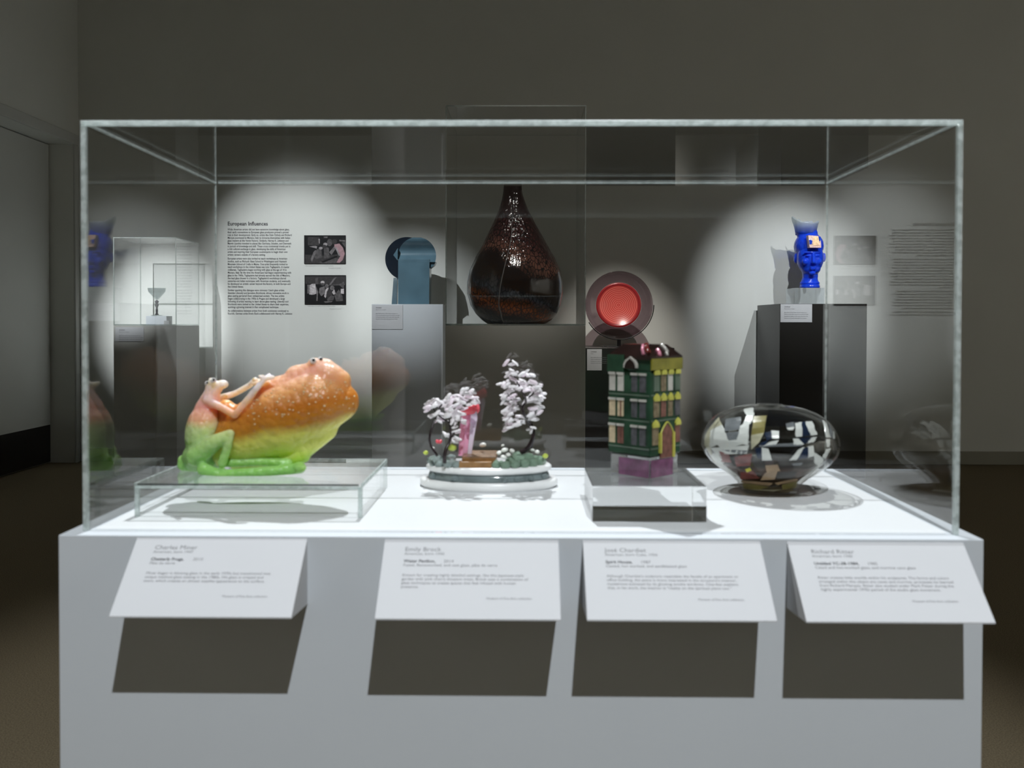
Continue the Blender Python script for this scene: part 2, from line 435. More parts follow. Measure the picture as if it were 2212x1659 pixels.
e_ = 0.0014
for xx in (ra, rb - e_): box('top_edge', xx - 0.0002, xx + e_ + 0.0002, Y0, Y1, zat(rz - tt), zat(rz) + 0.0001, 'acrylic_edge', t)
box('top_edge', ra, rb, Y1 - e_, Y1 + 0.0002, zat(rz - tt), zat(rz) + 0.0001, 'acrylic_edge', t)
box('front_edge', ra + 0.004, rb - 0.004, Y0 - 0.0003, Y0 + 0.0003, zat(rz - 0.0024), zat(rz - 0.0004), 'acrylic_edge_dark', t)
box('front_edge', ra + 0.002, rb - 0.002, Y0 - 0.0003, Y0 + 0.0003, zat(rz - tt - 0.0016), zat(rz - tt + 0.0018), 'acrylic_edge', t)
def frog_mat(name, stops, gx):
    m, N, L = node_mat(name); b = N['Principled BSDF']
    tc = N.new('ShaderNodeTexCoord'); sp = N.new('ShaderNodeSeparateXYZ'); L.new(tc.outputs['Object'], sp.inputs[0])
    ns = N.new('ShaderNodeTexNoise'); ns.inputs['Scale'].default_value = 28; ns.inputs['Detail'].default_value = 3
    L.new(tc.outputs['Object'], ns.inputs['Vector'])
    m1 = N.new('ShaderNodeMath'); m1.operation = 'MULTIPLY_ADD'; L.new(sp.outputs[0], m1.inputs[0]); m1.inputs[1].default_value = -gx
    L.new(sp.outputs[2], m1.inputs[2])
    m2 = N.new('ShaderNodeMath'); m2.operation = 'MULTIPLY_ADD'; L.new(ns.outputs['Fac'], m2.inputs[0]); m2.inputs[1].default_value = 0.016
    L.new(m1.outputs[0], m2.inputs[2])
    r = N.new('ShaderNodeMapRange'); L.new(m2.outputs[0], r.inputs[0])
    lo, hi = stops[0][0], stops[-1][0]
    r.inputs[1].default_value = lo; r.inputs[2].default_value = hi
    cr = N.new('ShaderNodeValToRGB'); L.new(r.outputs[0], cr.inputs[0]); e = cr.color_ramp.elements
    while len(e) < len(stops): e.new(0.5)
    for k, (q, c) in enumerate(stops):
        e[k].position = (q - lo) / (hi - lo); e[k].color = (*c, 1)
    L.new(cr.outputs[0], b.inputs['Base Color'])
    b.inputs['Roughness'].default_value = 0.38
    b.inputs['Subsurface Weight'].default_value = 1.0
    b.inputs['Subsurface Radius'].default_value = (0.022, 0.022, 0.012); b.inputs['Subsurface Scale'].default_value = 1.0
    vo = N.new('ShaderNodeTexVoronoi'); vo.inputs['Scale'].default_value = 120; L.new(tc.outputs['Object'], vo.inputs['Vector'])
    bp = N.new('ShaderNodeBump'); bp.inputs['Strength'].default_value = 0.6; bp.inputs['Distance'].default_value = 0.0035; bp.invert = True
    L.new(vo.outputs['Distance'], bp.inputs['Height']); L.new(bp.outputs['Normal'], b.inputs['Normal'])
    return m
FY = 0.168
def fp(u, v_, dy=0.0): return at(u, v_, FY + dy)
FS = ppm(FY)
def fch(*pts): return [(fp(*p[:2], p[3] if len(p) > 3 else 0.0), p[2] / FS) for p in pts]
def g0(u, v_): q = fp(u, v_); return q.z - 0.18 * q.x
G = lambda dv: g0(470, 920) + dv / FS - 0.008
GS = lambda dv: fp(470, 920).z + dv / FS - 0.008
frog_mat('frog_glass_large', [(G(-105), (0.10, 0.36, 0.03)), (G(-82), (0.32, 0.62, 0.04)), (G(-55), (0.86, 0.92, 0.22)), (G(-16), (0.80, 0.76, 0.14)),
                              (G(6), (0.52, 0.22, 0.012)), (G(42), (0.60, 0.20, 0.015)), (G(76), (0.78, 0.38, 0.14)), (G(112), (0.90, 0.52, 0.38))], 0.18)
frog_mat('frog_glass_small', [(GS(-110), (0.62, 0.80, 0.36)), (GS(-80), (0.24, 0.56, 0.14)), (GS(-20), (0.40, 0.68, 0.22)), (GS(24), (0.62, 0.72, 0.34)),
                              (GS(44), (0.84, 0.44, 0.26)), (GS(70), (0.88, 0.42, 0.34)), (GS(110), (0.92, 0.72, 0.68))], 0.0)
pm('eye_white', (0.85, 0.80, 0.78), 0.25, sss=0.5)
pm('eye_black', (0.01, 0.01, 0.01), 0.15)
frog = thing('frog_sculpture', (fp(560, 1010).x, FY, BASE + rz), 'cast glass pair of frogs, green fading to orange and pink, on the clear riser', 'sculpture')
fl = BASE + rz
big = moulded('large_frog', [
    (fp(620, 900), (92 / FS, 70 / FS, 76 / FS), Matrix.Rotation(-0.42, 3, 'Y')),
    (fp(575, 850), (34 / FS, 40 / FS, 26 / FS), Matrix.Rotation(-0.3, 3, 'Y')),
    (fp(712, 806), (38 / FS, 34 / FS, 24 / FS), Matrix.Rotation(0.42, 3, 'Y')),
    (fp(744, 872), (27 / FS, 38 / FS, 40 / FS), Matrix.Rotation(0.2, 3, 'Y')),
  ], [
    fch((478, 968, 40), (540, 938, 66), (610, 905, 80), (682, 870, 73), (736, 868, 40)),
    fch((690, 800, 28), (735, 822, 24)),
    fch((585, 852, 36), (640, 840, 38), (680, 830, 36)), fch((500, 905, 30), (488, 880, 18)), fch((505, 930, 40), (560, 900, 50)),
    fch((676, 783, 11, -0.006), (700, 792, 18)), fch((690, 782, 10, 0.012), (705, 792, 18)),
    fch((640, 812, 24), (690, 805, 26)),
    fch((548, 820, 6, -0.02), (562, 826, 8, -0.02), (590, 838, 12, -0.01)), fch((566, 813, 6, 0.0), (580, 826, 9)), fch((545, 828, 5, -0.03), (565, 832, 7, -0.03)),
    fch((520, 985, 34), (560, 975, 40), (640, 945, 40)),
    fch((700, 925, 30), (650, 955, 38)),
    fch((600, 1000, 10, -0.02), (655, 985, 16, -0.01)),
  ], 0.0026, 'frog_glass_large', frog, 8)
small = moulded('small_frog', [
    (fp(462, 838), (19 / FS, 17 / FS, 16 / FS), None),
    (fp(480, 830), (14 / FS, 14 / FS, 10 / FS), None),
    (fp(444, 934), (42 / FS, 50 / FS, 66 / FS), Matrix.Rotation(0.12, 3, 'Y')),
    (fp(440, 985), (44 / FS, 50 / FS, 36 / FS), None),
    (fp(400, 1003), (16 / FS, 22 / FS, 15 / FS), None),
    (fp(394, 992), (9 / FS, 14 / FS, 9 / FS), None),
  ], [
    fch((442, 930, 36), (448, 885, 27), (458, 852, 18)),
    fch((456, 822, 7, -0.008), (462, 832, 9, -0.006)), fch((447, 828, 6, 0.01), (455, 836, 9, 0.006)),
    fch((448, 866, 11, -0.012), (478, 880, 8, -0.024), (508, 897, 8, -0.034), (530, 870, 8, -0.036), (555, 838, 7, -0.036), (572, 818, 6, -0.032), (590, 815, 5, -0.03)),
    fch((470, 862, 9, 0.02), (508, 850, 7, 0.026), (540, 832, 7, 0.02), (552, 818, 5, 0.016)),
    fch((572, 818, 5, -0.032), (560, 812, 4, -0.03)), fch((572, 818, 5, -0.032), (582, 808, 4, -0.026)), fch((540, 832, 5, 0.016), (548, 822, 4, 0.01)),
    fch((425, 985, 24, -0.025), (465, 955, 17, -0.036), (497, 937, 10, -0.04), (492, 965, 9, -0.04), (480, 1000, 10, -0.04)),
    fch((480, 1001, 9, -0.026), (560, 998, 9, -0.026), (622, 1000, 10, -0.026)),
    fch((440, 1014, 14, -0.036), (475, 1026, 11, -0.042), (560, 1020, 11, -0.042), (630, 1014, 11, -0.038), (648, 1010, 13, -0.038)),
    fch((645, 1012, 9, -0.045), (655, 1010, 7, -0.05)),
    fch((425, 1008, 22), (415, 1015, 14)),
  ], 0.0019, 'frog_glass_small', frog, 6)
for o_ in (big, small):
    for q in o_.data.vertices: q.co.z = max(q.co.z, fl + 0.0005)
wr = random.Random(11); bm = bmesh.new(); made = 0
vv = [q for q in big.data.vertices if q.normal.y < -0.35 and G(2) < q.co.z - 0.18 * q.co.x < G(72) and q.co.x > fp(555, 900).x]
for k in range(95):
    q = wr.choice(vv); r_ = wr.uniform(1.3, 2.6) / FS
    bmesh.ops.create_icosphere(bm, subdivisions=1, radius=1, matrix=Matrix.Translation(q.co) @ Matrix.Diagonal((r_ * wr.uniform(1, 1.6), r_ * .8, r_, 1)))
pm('wart_amber', (0.88, 0.60, 0.30), 0.2, sss=0.5)
from_bm('warts', bm, 'wart_amber', big, smooth=True, kind='stuff')
for u, v_, dy, r in ((676, 780, -0.014, 7), (692, 778, -0.004, 7), (461, 822, -0.014, 6), (447, 828, -0.004, 5)):
    par = big if u > 600 else small
    c = fp(u, v_, dy)
    bm = bmesh.new(); bmesh.ops.create_icosphere(bm, subdivisions=2, radius=r / FS, matrix=Matrix.Translation(c))
    e_ = from_bm('eye', bm, 'eye_white', par, smooth=True)
    bm = bmesh.new(); bmesh.ops.create_icosphere(bm, subdivisions=2, radius=r * 0.52 / FS, matrix=Matrix.Translation(c + Vector((0.35, -0.7, 0.35)) * (r / FS)))
    from_bm('pupil', bm, 'eye_black', par, smooth=True)

# ------------------------------------------------------------------ miniature garden on two discs
pm('disc_white', (0.94, 0.95, 0.95), 0.25, sss=0.4, vary=0.01)
pm('teal_glass', (0.25, 0.31, 0.315), 0.12, trans=0.35, vary=0.2, vscale=60)
pm('rock_green', (0.26, 0.38, 0.28), 0.15, trans=0.3, vary=0.35, vscale=90)
pm('rock_grey', (0.40, 0.48, 0.46), 0.12, trans=0.4, vary=0.25, vscale=90)
pm('leaf_lime', (0.55, 0.66, 0.12), 0.3, sss=0.3)
pm('petal_white', (0.95, 0.90, 0.93), 0.4, sss=0.5, sss_r=(0.004, 0.004, 0.004))
pm('petal_lilac', (0.92, 0.80, 0.88), 0.4, sss=0.5, sss_r=(0.004, 0.004, 0.004))
pm('pebble_white', (0.90, 0.91, 0.84), 0.35, sss=0.3)
pm('bark_black', (0.022, 0.014, 0.016), 0.25, vary=0.3, vscale=200)
pm('deck_brown', (0.30, 0.155, 0.055), 0.35, vary=0.25, vscale=120)
pm('deck_top', (0.25, 0.15, 0.085), 0.25, vary=0.25, vscale=120)
pm('pink_glass', (0.82, 0.40, 0.55), 0.2, sss=0.6, sss_r=(0.008, 0.004, 0.006))
pm('lilac_glass', (0.80, 0.68, 0.82), 0.15, sss=0.6, sss_r=(0.008, 0.006, 0.008))
pm('coral_glass', (0.88, 0.13, 0.17), 0.2, sss=0.5, sss_r=(0.008, 0.003, 0.003))
GY = 0.295
gyf = lambda Y: 0.295 + (Y - 0.325) * 0.58
gc = at(1056, 1000, GY); gx = gc.x
gard = thing('garden_sculpture', (gx, GY, BASE), 'miniature glass garden with two blossom trees on round white discs', 'sculpture')
oval = lambda a, z: 1 / math.sqrt(math.cos(a) ** 2 + (math.sin(a) / 0.6) ** 2)
lathe('lower_disc', [(0, 0), (0.098, 0), (0.1015, 0.003), (0.1015, 0.0095), (0.098, 0.0125), (0, 0.0125)], (gx, GY, BASE), 'disc_white', gard, 72, oval)
lathe('middle_plate', [(0, 0.0125), (0.091, 0.0125), (0.0885, 0.018), (0.086, 0.0236), (0, 0.0236)], (gx, GY, BASE), 'teal_glass', gard, 56, oval)
def chunk(seed, sub=1, amp=0.28):
    r_ = random.Random(seed); bm = bmesh.new(); bmesh.ops.create_icosphere(bm, subdivisions=sub, radius=1)
    for q in bm.verts: q.co *= 1 + r_.uniform(-amp, amp)
    me = bpy.data.meshes.new('chunk'); bm.to_mesh(me); bm.free(); return me
def petal(seed):
    r_ = random.Random(seed); bm = bmesh.new(); bmesh.ops.create_icosphere(bm, subdivisions=2, radius=1)
    for q in bm.verts:
        x = q.co.x; q.co.z += 0.45 * math.sin(2.2 * x + r_.uniform(-.1, .1)); q.co.y *= 1 + 0.25 * math.sin(3 * x + seed)
    me = bpy.data.meshes.new('petal'); bm.to_mesh(me); bm.free()
    for p_ in me.polygons: p_.use_smooth = True
    return me
def put(name, me, loc, scale, rot, parent, mat=None):
    o = bpy.data.objects.new(name, me); C.objects.link(o)
    if mat and not me.materials: me.materials.append(MATS[mat])
    o.location = loc; o.scale = scale; o.rotation_euler = rot
    return adopt(o, parent)
tchunks = [chunk(k) for k in range(3)]
for k in range(6):
    a = -PI / 2 + (-1.1, -0.55, 0.28, 0.5, 0.75, 1.15)[k]
    put('glass_chip', tchunks[k % 3], (gx + 0.090 * math.cos(a), GY + 0.054 * math.sin(a), BASE + 0.0172), (0.0085, 0.005, 0.0052), (0, 0, R.uniform(0, 3)), gard, 'teal_glass')
lathe('upper_disc', [(0, 0.0236), (0.0895, 0.0236), (0.0925, 0.026), (0.0925, 0.030), (0.0895, 0.0324), (0, 0.0324)], (gx, GY, BASE), 'disc_white', gard, 72, oval)
GZ = BASE + 0.0324
rg = [chunk(10 + k, 2, 0.14) for k in range(3)]; rw = [chunk(20 + k, 2, 0.14) for k in range(3)]
def gp(u, Y): return at(u, 1000, Y).x
# left heap of grey stones, right heap of green stones
for (u, Y, r) in [(938, .31, 11), (950, .275, 11), (968, .262, 11), (985, .258, 9), (930, .33, 9), (945, .345, 12), (965, .32, 12), (978, .29, 9), (960, .29, 9), (990, .28, 8), (935, .29, 8), (975, .36, 10)]:
    Y = gyf(Y); s_ = r / ppm(Y)
    put('garden_stone', R.choice(rw), (gp(u, Y), Y, GZ + s_ * 0.55), (s_, s_, s_ * R.uniform(.8, 1.15)), (R.uniform(0, 1), 0, R.uniform(0, 3)), gard, 'rock_grey')
for (u, Y, r) in [(1072, .256, 10), (1092, .25, 11), (1112, .256, 12), (1132, .268, 12), (1150, .285, 13), (1165, .305, 12), (1122, .30, 15), (1140, .33, 15), (1160, .345, 10), (1102, .29, 12), (1118, .37, 13), (1172, .325, 8), (1083, .275, 9), (1120, .27, 8)]:
    Y = gyf(Y); s_ = r / ppm(Y)
    put('garden_stone', R.choice(rg), (gp(u, Y), Y, GZ + s_ * 0.55), (s_, s_, s_ * R.uniform(.8, 1.2)), (R.uniform(0, 1), 0, R.uniform(0, 3)), gard, 'rock_green')
peb = chunk(31, 2, 0.06)
for p_ in peb.polygons: p_.use_smooth = True
for (u, v_, Y, r) in [(1078, 978, .27, 7), (1090, 972, .275, 8), (1098, 982, .262, 7), (1106, 974, .28, 8), (1088, 987, .252, 7), (1043, 961, .35, 8), (1160, 976, .31, 7), (1150, 972, .33, 5), (935, 968, .30, 4), (1086, 962, .30, 4)]:
    Y = gyf(Y); s_ = r / ppm(Y)
    put('white_flower', peb, at(u, v_, Y), (s_, s_ * .8, s_ * .6), (R.uniform(-.4, .4), R.uniform(-.5, .5), R.uniform(0, 3)), gard, 'pebble_white')
lm = chunk(33, 2, 0.1)
for (u, v_, Y, r) in [(977, 967, .285, 10), (920, 978, .31, 6), (1178, 985, .29, 7)]:
    Y = gyf(Y); s_ = r / ppm(Y)
    put('lime_leaf', lm, at(u, v_, Y), (s_, s_ * .6, s_ * .8), (0, 0, 0.4), gard, 'leaf_lime')
bm = bmesh.new()
for du in (-3, 3):
    c_ = at(948 + du, 954, .285); bmesh.ops.create_icosphere(bm, subdivisions=2, radius=1, matrix=Matrix.Translation(c_) @ Matrix.Rotation(du * 0.2, 4, 'Y') @ Matrix.Diagonal((4 / ppm(.285), 3 / ppm(.285), 5 / ppm(.285), 1)))
from_bm('pink_flower', bm, 'coral_glass', gard, smooth=True)
# stepped wooden-looking deck
x0, x1 = ax(992, .252), ax(1062, .252)
box('deck_step', x0, x1, .252, .264, GZ, GZ + 0.0085, 'deck_brown', gard, 0.0006)
box('deck_block', x0 + .003, x1 + .006, .2645, .330, GZ, GZ + 0.0125, 'deck_brown', gard, 0.0006)
for k in range(6):
    yk = .265 + k * 0.0108
    box('deck_plank', x0 + .003, x1 + .006, yk, yk + 0.0098, GZ + 0.0125, GZ + 0.0143, 'deck_top', gard, 0.0004)
# folded pink panels of the little pavilion
px_ = lambda pts, Y: [at(u, v_, Y) for u, v_ in pts]
prism('pink_panel', px_([(990, 985), (1003, 985), (1006, 940), (1012, 895), (996, 893), (993, 930)], .304), (0, .006, 0), 'pink_glass', gard, 0.0008)
prism('pink_panel', px_([(1001, 984), (1012, 984), (1018, 940), (1020, 893), (1008, 893), (1004, 935)], .298), (0, .006, 0), 'pink_glass', gard, 0.0008)
prism('lilac_panel', px_([(1009, 984), (1018, 985), (1024, 945), (1031, 905), (1030, 888), (1017, 890), (1014, 940)], .291), (0, .006, 0), 'lilac_glass', gard, 0.0008)
moulded('coral_cap', [(at(1008, 888, .298), (12 / 1440, 7 / 1440, 9 / 1440), None), (at(1026, 882, .297), (11 / 1440, 8 / 1440, 13 / 1440), None), (at(1018, 886, .293), (12 / 1440, 7 / 1440, 10 / 1440), None), (at(998, 892, .298), (7 / 1440, 5 / 1440, 6 / 1440), None)], [], 0.0012, 'coral_glass', gard, 4)
# blossom trees
petals = [petal(k) for k in range(4)]; petals2 = [petal(10 + k) for k in range(2)]
def blossom_tree(trunks, clumps, n, Y, seed, spread):
    r_ = random.Random(seed); bm = bmesh.new()
    for pts, ra_, rb_ in trunks:
        P = catmull([at(u, v_, Y + dy) for u, v_, dy in pts], 6)
        tube_bm(bm, P, lambda t_: (ra_ + (rb_ - ra_) * t_) / ppm(Y), 7)
    tr = from_bm('tree', bm, 'bark_black', gard, smooth=True)
    tot = sum(c[2] * c[3] for c in clumps)
    for (u, v_, ru, rv) in clumps:
        for k in range(max(2, round(n * ru * rv / tot))):
            a, q = r_.uniform(0, 2 * PI), math.sqrt(r_.random())
            uu, vv = u + ru * q * math.cos(a), v_ + rv * q * math.sin(a)
            dy = r_.uniform(-spread, spread)
            L_ = r_.uniform(6.5, 12) / ppm(Y); S_ = r_.uniform(2.9, 4.4) / ppm(Y)
            side = 1 if math.cos(a) > 0 else -1
            me = r_.choice(petals) if r_.random() < 0.8 else r_.choice(petals2)
            put('blossom', me, at(uu, vv, Y + dy), (L_, S_ * 1.2, S_), (r_.uniform(-.5, .5), side * r_.uniform(-0.2, 0.8), r_.uniform(-.7, .7)), tr, 'petal_white' if me in petals else 'petal_lilac')
    return tr
blossom_tree([([(945, 985, -.02), (930, 962, -.02), (929, 938, -.02), (940, 905, -.01), (950, 880, 0), (966, 862, 0)], 3.2, 1.6),
              ([(960, 1000, -.03), (962, 975, -.03), (972, 950, -.02), (972, 920, 0), (968, 885, 0)], 4.2, 1.5),
              ([(975, 945, -.02), (985, 925, 0), (985, 890, 0), (1000, 862, 0)], 2.4, 1.2), ([(972, 915, 0), (945, 895, 0), (930, 872, 0)], 2, 1)],
             [(1005, 846, 24, 6), (978, 868, 26, 15), (1010, 865, 22, 12), (942, 873, 22, 11), (925, 884, 10, 5), (985, 890, 28, 11), (950, 897, 18, 9), (990, 908, 18, 9), (942, 910, 9, 6), (962, 938, 7, 4), (978, 948, 10, 10), (988, 925, 7, 9)], 105, .275, 3, .020)
blossom_tree([([(1124, 978, 0), (1140, 968, 0), (1150, 948, 0), (1152, 932, 0), (1144, 912, 0), (1132, 896, -.026), (1129, 880, -.026), (1136, 865, -.022), (1128, 845, 0), (1112, 815, 0), (1106, 795, 0)], 5.5, 1.2),
              ([(1146, 970, .004), (1150, 950, .004), (1148, 930, .004), (1136, 905, .0)], 4.0, 2.0),
              ([(1136, 865, 0), (1155, 845, 0), (1165, 825, 0)], 2, 1), ([(1130, 880, 0), (1110, 868, 0), (1095, 850, 0)], 2, 1), ([(1134, 898, 0), (1155, 890, 0), (1165, 880, 0)], 2, 1)],
             [(1102, 786, 14, 4), (1104, 810, 11, 10), (1138, 808, 13, 8), (1112, 830, 34, 8), (1146, 836, 28, 14), (1162, 848, 18, 7), (1104, 858, 20, 16), (1150, 865, 22, 12), (1100, 885, 16, 14), (1112, 905, 20, 14), (1160, 885, 16, 10), (1148, 908, 10, 14), (1096, 920, 9, 10), (1150, 925, 6, 8)], 140, .295, 5, .022)

# ------------------------------------------------------------------ solid acrylic block and the glass building
ba, bb = ax(1280, .056, 1050), ax(1527, .056, 1050)
bz = 0.0434
box('acrylic_block', ba, bb, .056, .192, zat(0.0006), zat(bz), 'solid_acrylic', bevel=0.0006, label='solid clear acrylic block under the green glass building', cat='riser')
pm('bld_green', (0.028, 0.082, 0.045), 0.2, trans=0.25, ior=1.3, vary=0.35, vscale=40)
pm('bld_edge', (0.16, 0.23, 0.17), 0.12, trans=0.35, vary=0.2, vscale=40)
pm('bld_clear', (0.72, 0.74, 0.74), 0.05, trans=0.7, vary=0.1, vscale=60)
pm('bld_purple', (0.30, 0.12, 0.24), 0.12, trans=0.3, vary=0.3, vscale=70)
pm('bld_roof', (0.014, 0.006, 0.005), 0.12, vary=0.4, vscale=50)
pm('bld_roof_red', (0.16, 0.022, 0.016), 0.12, vary=0.4, vscale=50)
pm('bld_pink', (0.62, 0.22, 0.30), 0.2, vary=0.2, vscale=50)
pm('bld_pale', (0.55, 0.53, 0.48), 0.2, vary=0.15, vscale=70)
pm('bld_cornice', (0.27, 0.25, 0.03), 0.2, trans=0.15, vary=0.3, vscale=40)
pm('win_cream', (0.62, 0.50, 0.33), 0.2, vary=0.2, vscale=150)
pm('win_brown', (0.20, 0.085, 0.065), 0.2, vary=0.3, vscale=150)
pm('win_grey', (0.085, 0.085, 0.095), 0.15, vary=0.3, vscale=150)
pm('win_yellow', (0.58, 0.56, 0.10), 0.25, vary=0.15, vscale=150)
pm('win_amber', (0.22, 0.17, 0.10), 0.2, vary=0.3, vscale=150)
Cn = at(1404, 1033, .104); Ln = at(1313, 1018, .152); Rn = at(1470, 1020, .150)
bz0 = BASE + bz
Cn.z = Ln.z = Rn.z = bz0
Bk = Ln + Rn - Cn
bld = thing('building_sculpture', ((Cn.x + Bk.x) / 2, (Cn.y + Bk.y) / 2, bz0), 'green glass apartment building with yellow arched windows and dark roof', 'sculpture')
def hz(py): return at(1404, py, .107).z
zA, zB, zC, zD = bz0, hz(988), hz(803), hz(745)
def foot(k): return [Cn.lerp(Bk, k), Rn.lerp(Ln, k), Bk.lerp(Cn, k), Ln.lerp(Rn, k)]
def lift(pts, z): return [Vector((q.x, q.y, z)) for q in pts]
prism('clear_base', lift(foot(0.03), zA + 0.0003), (0, 0, zB - zA - 0.0008), 'bld_clear', bld, 0.003)
nL0, nR0 = (Ln - Cn).normalized(), (Rn - Cn).normalized()
oL, oR = Vector((nL0.y, -nL0.x, 0)), Vector((-nR0.y, nR0.x, 0))        # outward normals of the two faces
if oL.y > 0: oL = -oL
if oR.y > 0: oR = -oR
LL, LR = (Ln - Cn).length, (Rn - Cn).length
def plate(name, face, s0, s1, za, zb, depth, mat, parent=bld, arch=0.0, off=0.0, bev=0.0):
    """flat piece on the left (0) or right (1) face between fractions s0..s1 of its width and two heights"""
    d_, o_, Ln_ = ((nL0, oL, LL), (nR0, oR, LR))[face]
    A, B = s0 * Ln_, s1 * Ln_
    prof = [(A, za), (B, za), (B, zb - arch)]
    if arch: prof += [(A + (B - A) * 0.86, zb - arch * .5), ((A + B) / 2, zb), (A + (B - A) * 0.14, zb - arch * .5)]
    prof += [(A, zb - arch)]
    pts = [Vector((Cn.x, Cn.y, 0)) + d_ * s_ + o_ * off + Vector((0, 0, z_)) for s_, z_ in prof]
    return prism(name, pts, o_ * depth, mat, parent, bev)
plate('purple_inset', 0, 0.02, 0.72, zA + .001, zB - .004, 0.0012, 'bld_purple')
plate('purple_inset', 1, 0.02, 0.72, zA + .001, zB - .004, 0.0012, 'bld_purple')
body_ = prism('body', lift(foot(0.0), zB), (0, 0, zC - zB), 'bld_green', bld, 0.002)
up = prism('attic', lift(foot(0.02), zC), (0, 0, hz(765) - zC), 'bld_green', bld, 0.0015)
# storeys: window rows, pixel heights read at the corner
rows = [(847, 803), (903, 860), (963, 917)]
for ri, (pb, pt) in enumerate(rows):
    zb_, zt_ = hz(pb + 3), hz(pt + 3)
    for wi, (sa, sb) in enumerate([(0.30, 0.43), (0.10, 0.24), (0.62, 0.76), (0.82, 0.96)]):
        col = ('win_grey' if wi < 2 else ('bld_pale' if ri == 0 else ('win_cream' if wi == 3 else ('win_brown' if ri == 2 else 'win_cream'))))
        w_ = plate('window', 0, sa, sb, zb_ + .001, zt_ - .001, 0.0012, col, bld, off=-0.0002)
        plate('lintel', 0, sa - .01, sb + .01, zt_ - .0035, zt_ - .0005, 0.0024, 'bld_pale', bld)
        if ri > 0 and wi == 2:
            plate('mullion', 0, (sa + sb) / 2 - .02, sb - .07, zb_ + .001, zt_ - .004, 0.0018, 'win_brown', bld)
    cols = [(0.10, 0.27), (0.33, 0.49), (0.56, 0.71), (0.79, 0.95)] if ri < 2 else [(0.06, 0.25), (0.80, 0.96)]
    for wi, (sa, sb) in enumerate(cols):
        dz = 0.0035
        plate('window', 1, sa, sb, zb_ + .002, zt_ - .004 + dz, 0.0012, ('win_amber', 'win_brown', 'win_amber', 'win_grey')[wi] if ri else ('bld_edge', 'win_amber', 'bld_pale', 'bld_edge')[wi], bld, off=-0.0002)
        plate('arch_cap', 1, sa, sb, zt_ - .006 + dz, zt_ + .0035 + dz, 0.0026, 'win_yellow', bld, arch=0.006)
    plate('storey_band', 0, 0.02, 0.98, zb_ - .0042, zb_ - .0022, 0.0006, 'bld_edge', bld)
    plate('storey_band', 1, 0.02, 0.98, zb_ - .0036, zb_ - .0016, 0.0006, 'bld_edge', bld)
plate('doorway', 1, 0.30, 0.72, zB - .003, hz(918), 0.0020, 'win_brown', bld, arch=0.016)
for sa, sb in ((0.27, 0.31), (0.68, 0.74)):
    plate('door_jamb', 1, sa, sb, zB - .003 if sa > .5 else zB + .004, hz(938), 0.0036, 'win_yellow', bld)
def face_pt(face, s_, z_, off):
    d_, o_, Ln_ = ((nL0, oL, LL), (nR0, oR, LR))[face]
    return Vector((Cn.x, Cn.y, z_)) + d_ * (s_ * Ln_) + o_ * off
tube('door_arch', catmull([face_pt(1, .29, hz(940), .002), face_pt(1, .38, hz(926), .002), face_pt(1, .51, hz(915), .002), face_pt(1, .63, hz(926), .002), face_pt(1, .71, hz(940), .002)], 4), 0.0011, 'win_yellow', bld, 6)
plate('cornice', 1, 0.0, 1.0, hz(800), hz(775), 0.0030, 'bld_cornice', bld, bev=0.0006)
plate('gable', 0, 0.60, 1.0, zC - .002, hz(768), 0.0022, 'bld_green', bld)
plate('gable_arch', 0, 0.28, 0.60, zC + .004, hz(771), 0.0030, 'bld_pale', bld, arch=0.010)
plate('arch_dark', 0, 0.32, 0.56, zC + .003, hz(776), 0.0042, 'bld_roof', bld, arch=0.009)
ft = lift(foot(-0.02), hz(771)); tp = lift(foot(0.20), zD)
bm = bmesh.new(); a_ = [bm.verts.new(q) for q in ft]; b_ = [bm.verts.new(q) for q in tp]; c_ = [bm.verts.new(Vector((q.x, q.y, hz(778)))) for q in ft]
for i in range(4):
    j = (i + 1) % 4; bm.faces.new((a_[i], a_[j], b_[j], b_[i])); bm.faces.new((c_[i], c_[j], a_[j], a_[i]))
bm.faces.new(b_); bm.faces.new(c_[::-1])
roof = from_bm('roof', bm, 'bld_roof', bld)
def slope_pt(face, s_, h_, off=0.0008):
    a0, a1, b0, b1 = (ft[0], ft[3], tp[0], tp[3]) if face == 0 else (ft[0], ft[1], tp[0], tp[1])
    q = a0.lerp(a1, s_).lerp(b0.lerp(b1, s_), h_); return q + Vector((0, -0.4, 1)).normalized() * off
for f_, s_, h0, h1, m_, r_ in ((0, .16, .15, .9, 'bld_pink', .0022), (0, .04, .3, .95, 'bld_roof_red', .0035), (1, .28, .05, .55, 'bld_pink', .0026), (1, .52, .05, .3, 'bld_pale', .0018), (1, .62, .30, .95, 'bld_pale', .0024)):
    tube('roof_streak', [slope_pt(f_, s_, h0), slope_pt(f_, s_ + .04, (h0 + h1) / 2), slope_pt(f_, s_ + .03, h1)], r_, m_, bld, 8)

# ------------------------------------------------------------------ patterned glass bowl
BY = 0.262
bs = ppm(BY); bcx, bcv = 1661, 1063
bc = at(bcx, bcv, BY); bc.z = BASE
sheet_glass('bowl_glass', (0.85, 0.85, 0.835), 0.05)
sheet_glass('bowl_base_glass', (0.62, 0.55, 0.42), 0.05)
sheet_glass('bowl_core_glass', (0.30, 0.22, 0.19), 0.04)
pm('cane_white', (0.88, 0.91, 0.89), 0.25, vary=0.05, vscale=80)
pm('cane_cream', (0.62, 0.60, 0.44), 0.3, vary=0.2, vscale=60)
pm('cane_olive', (0.30, 0.26, 0.08), 0.3, vary=0.25, vscale=60)
pm('cane_navy', (0.008, 0.022, 0.06), 0.2, vary=0.3, vscale=60)
pm('cane_black', (0.006, 0.006, 0.008), 0.2)
pm('cane_grey', (0.22, 0.24, 0.26), 0.2, vary=0.2, vscale=60)
pm('cane_red', (0.24, 0.055, 0.05), 0.25, vary=0.4, vscale=60)
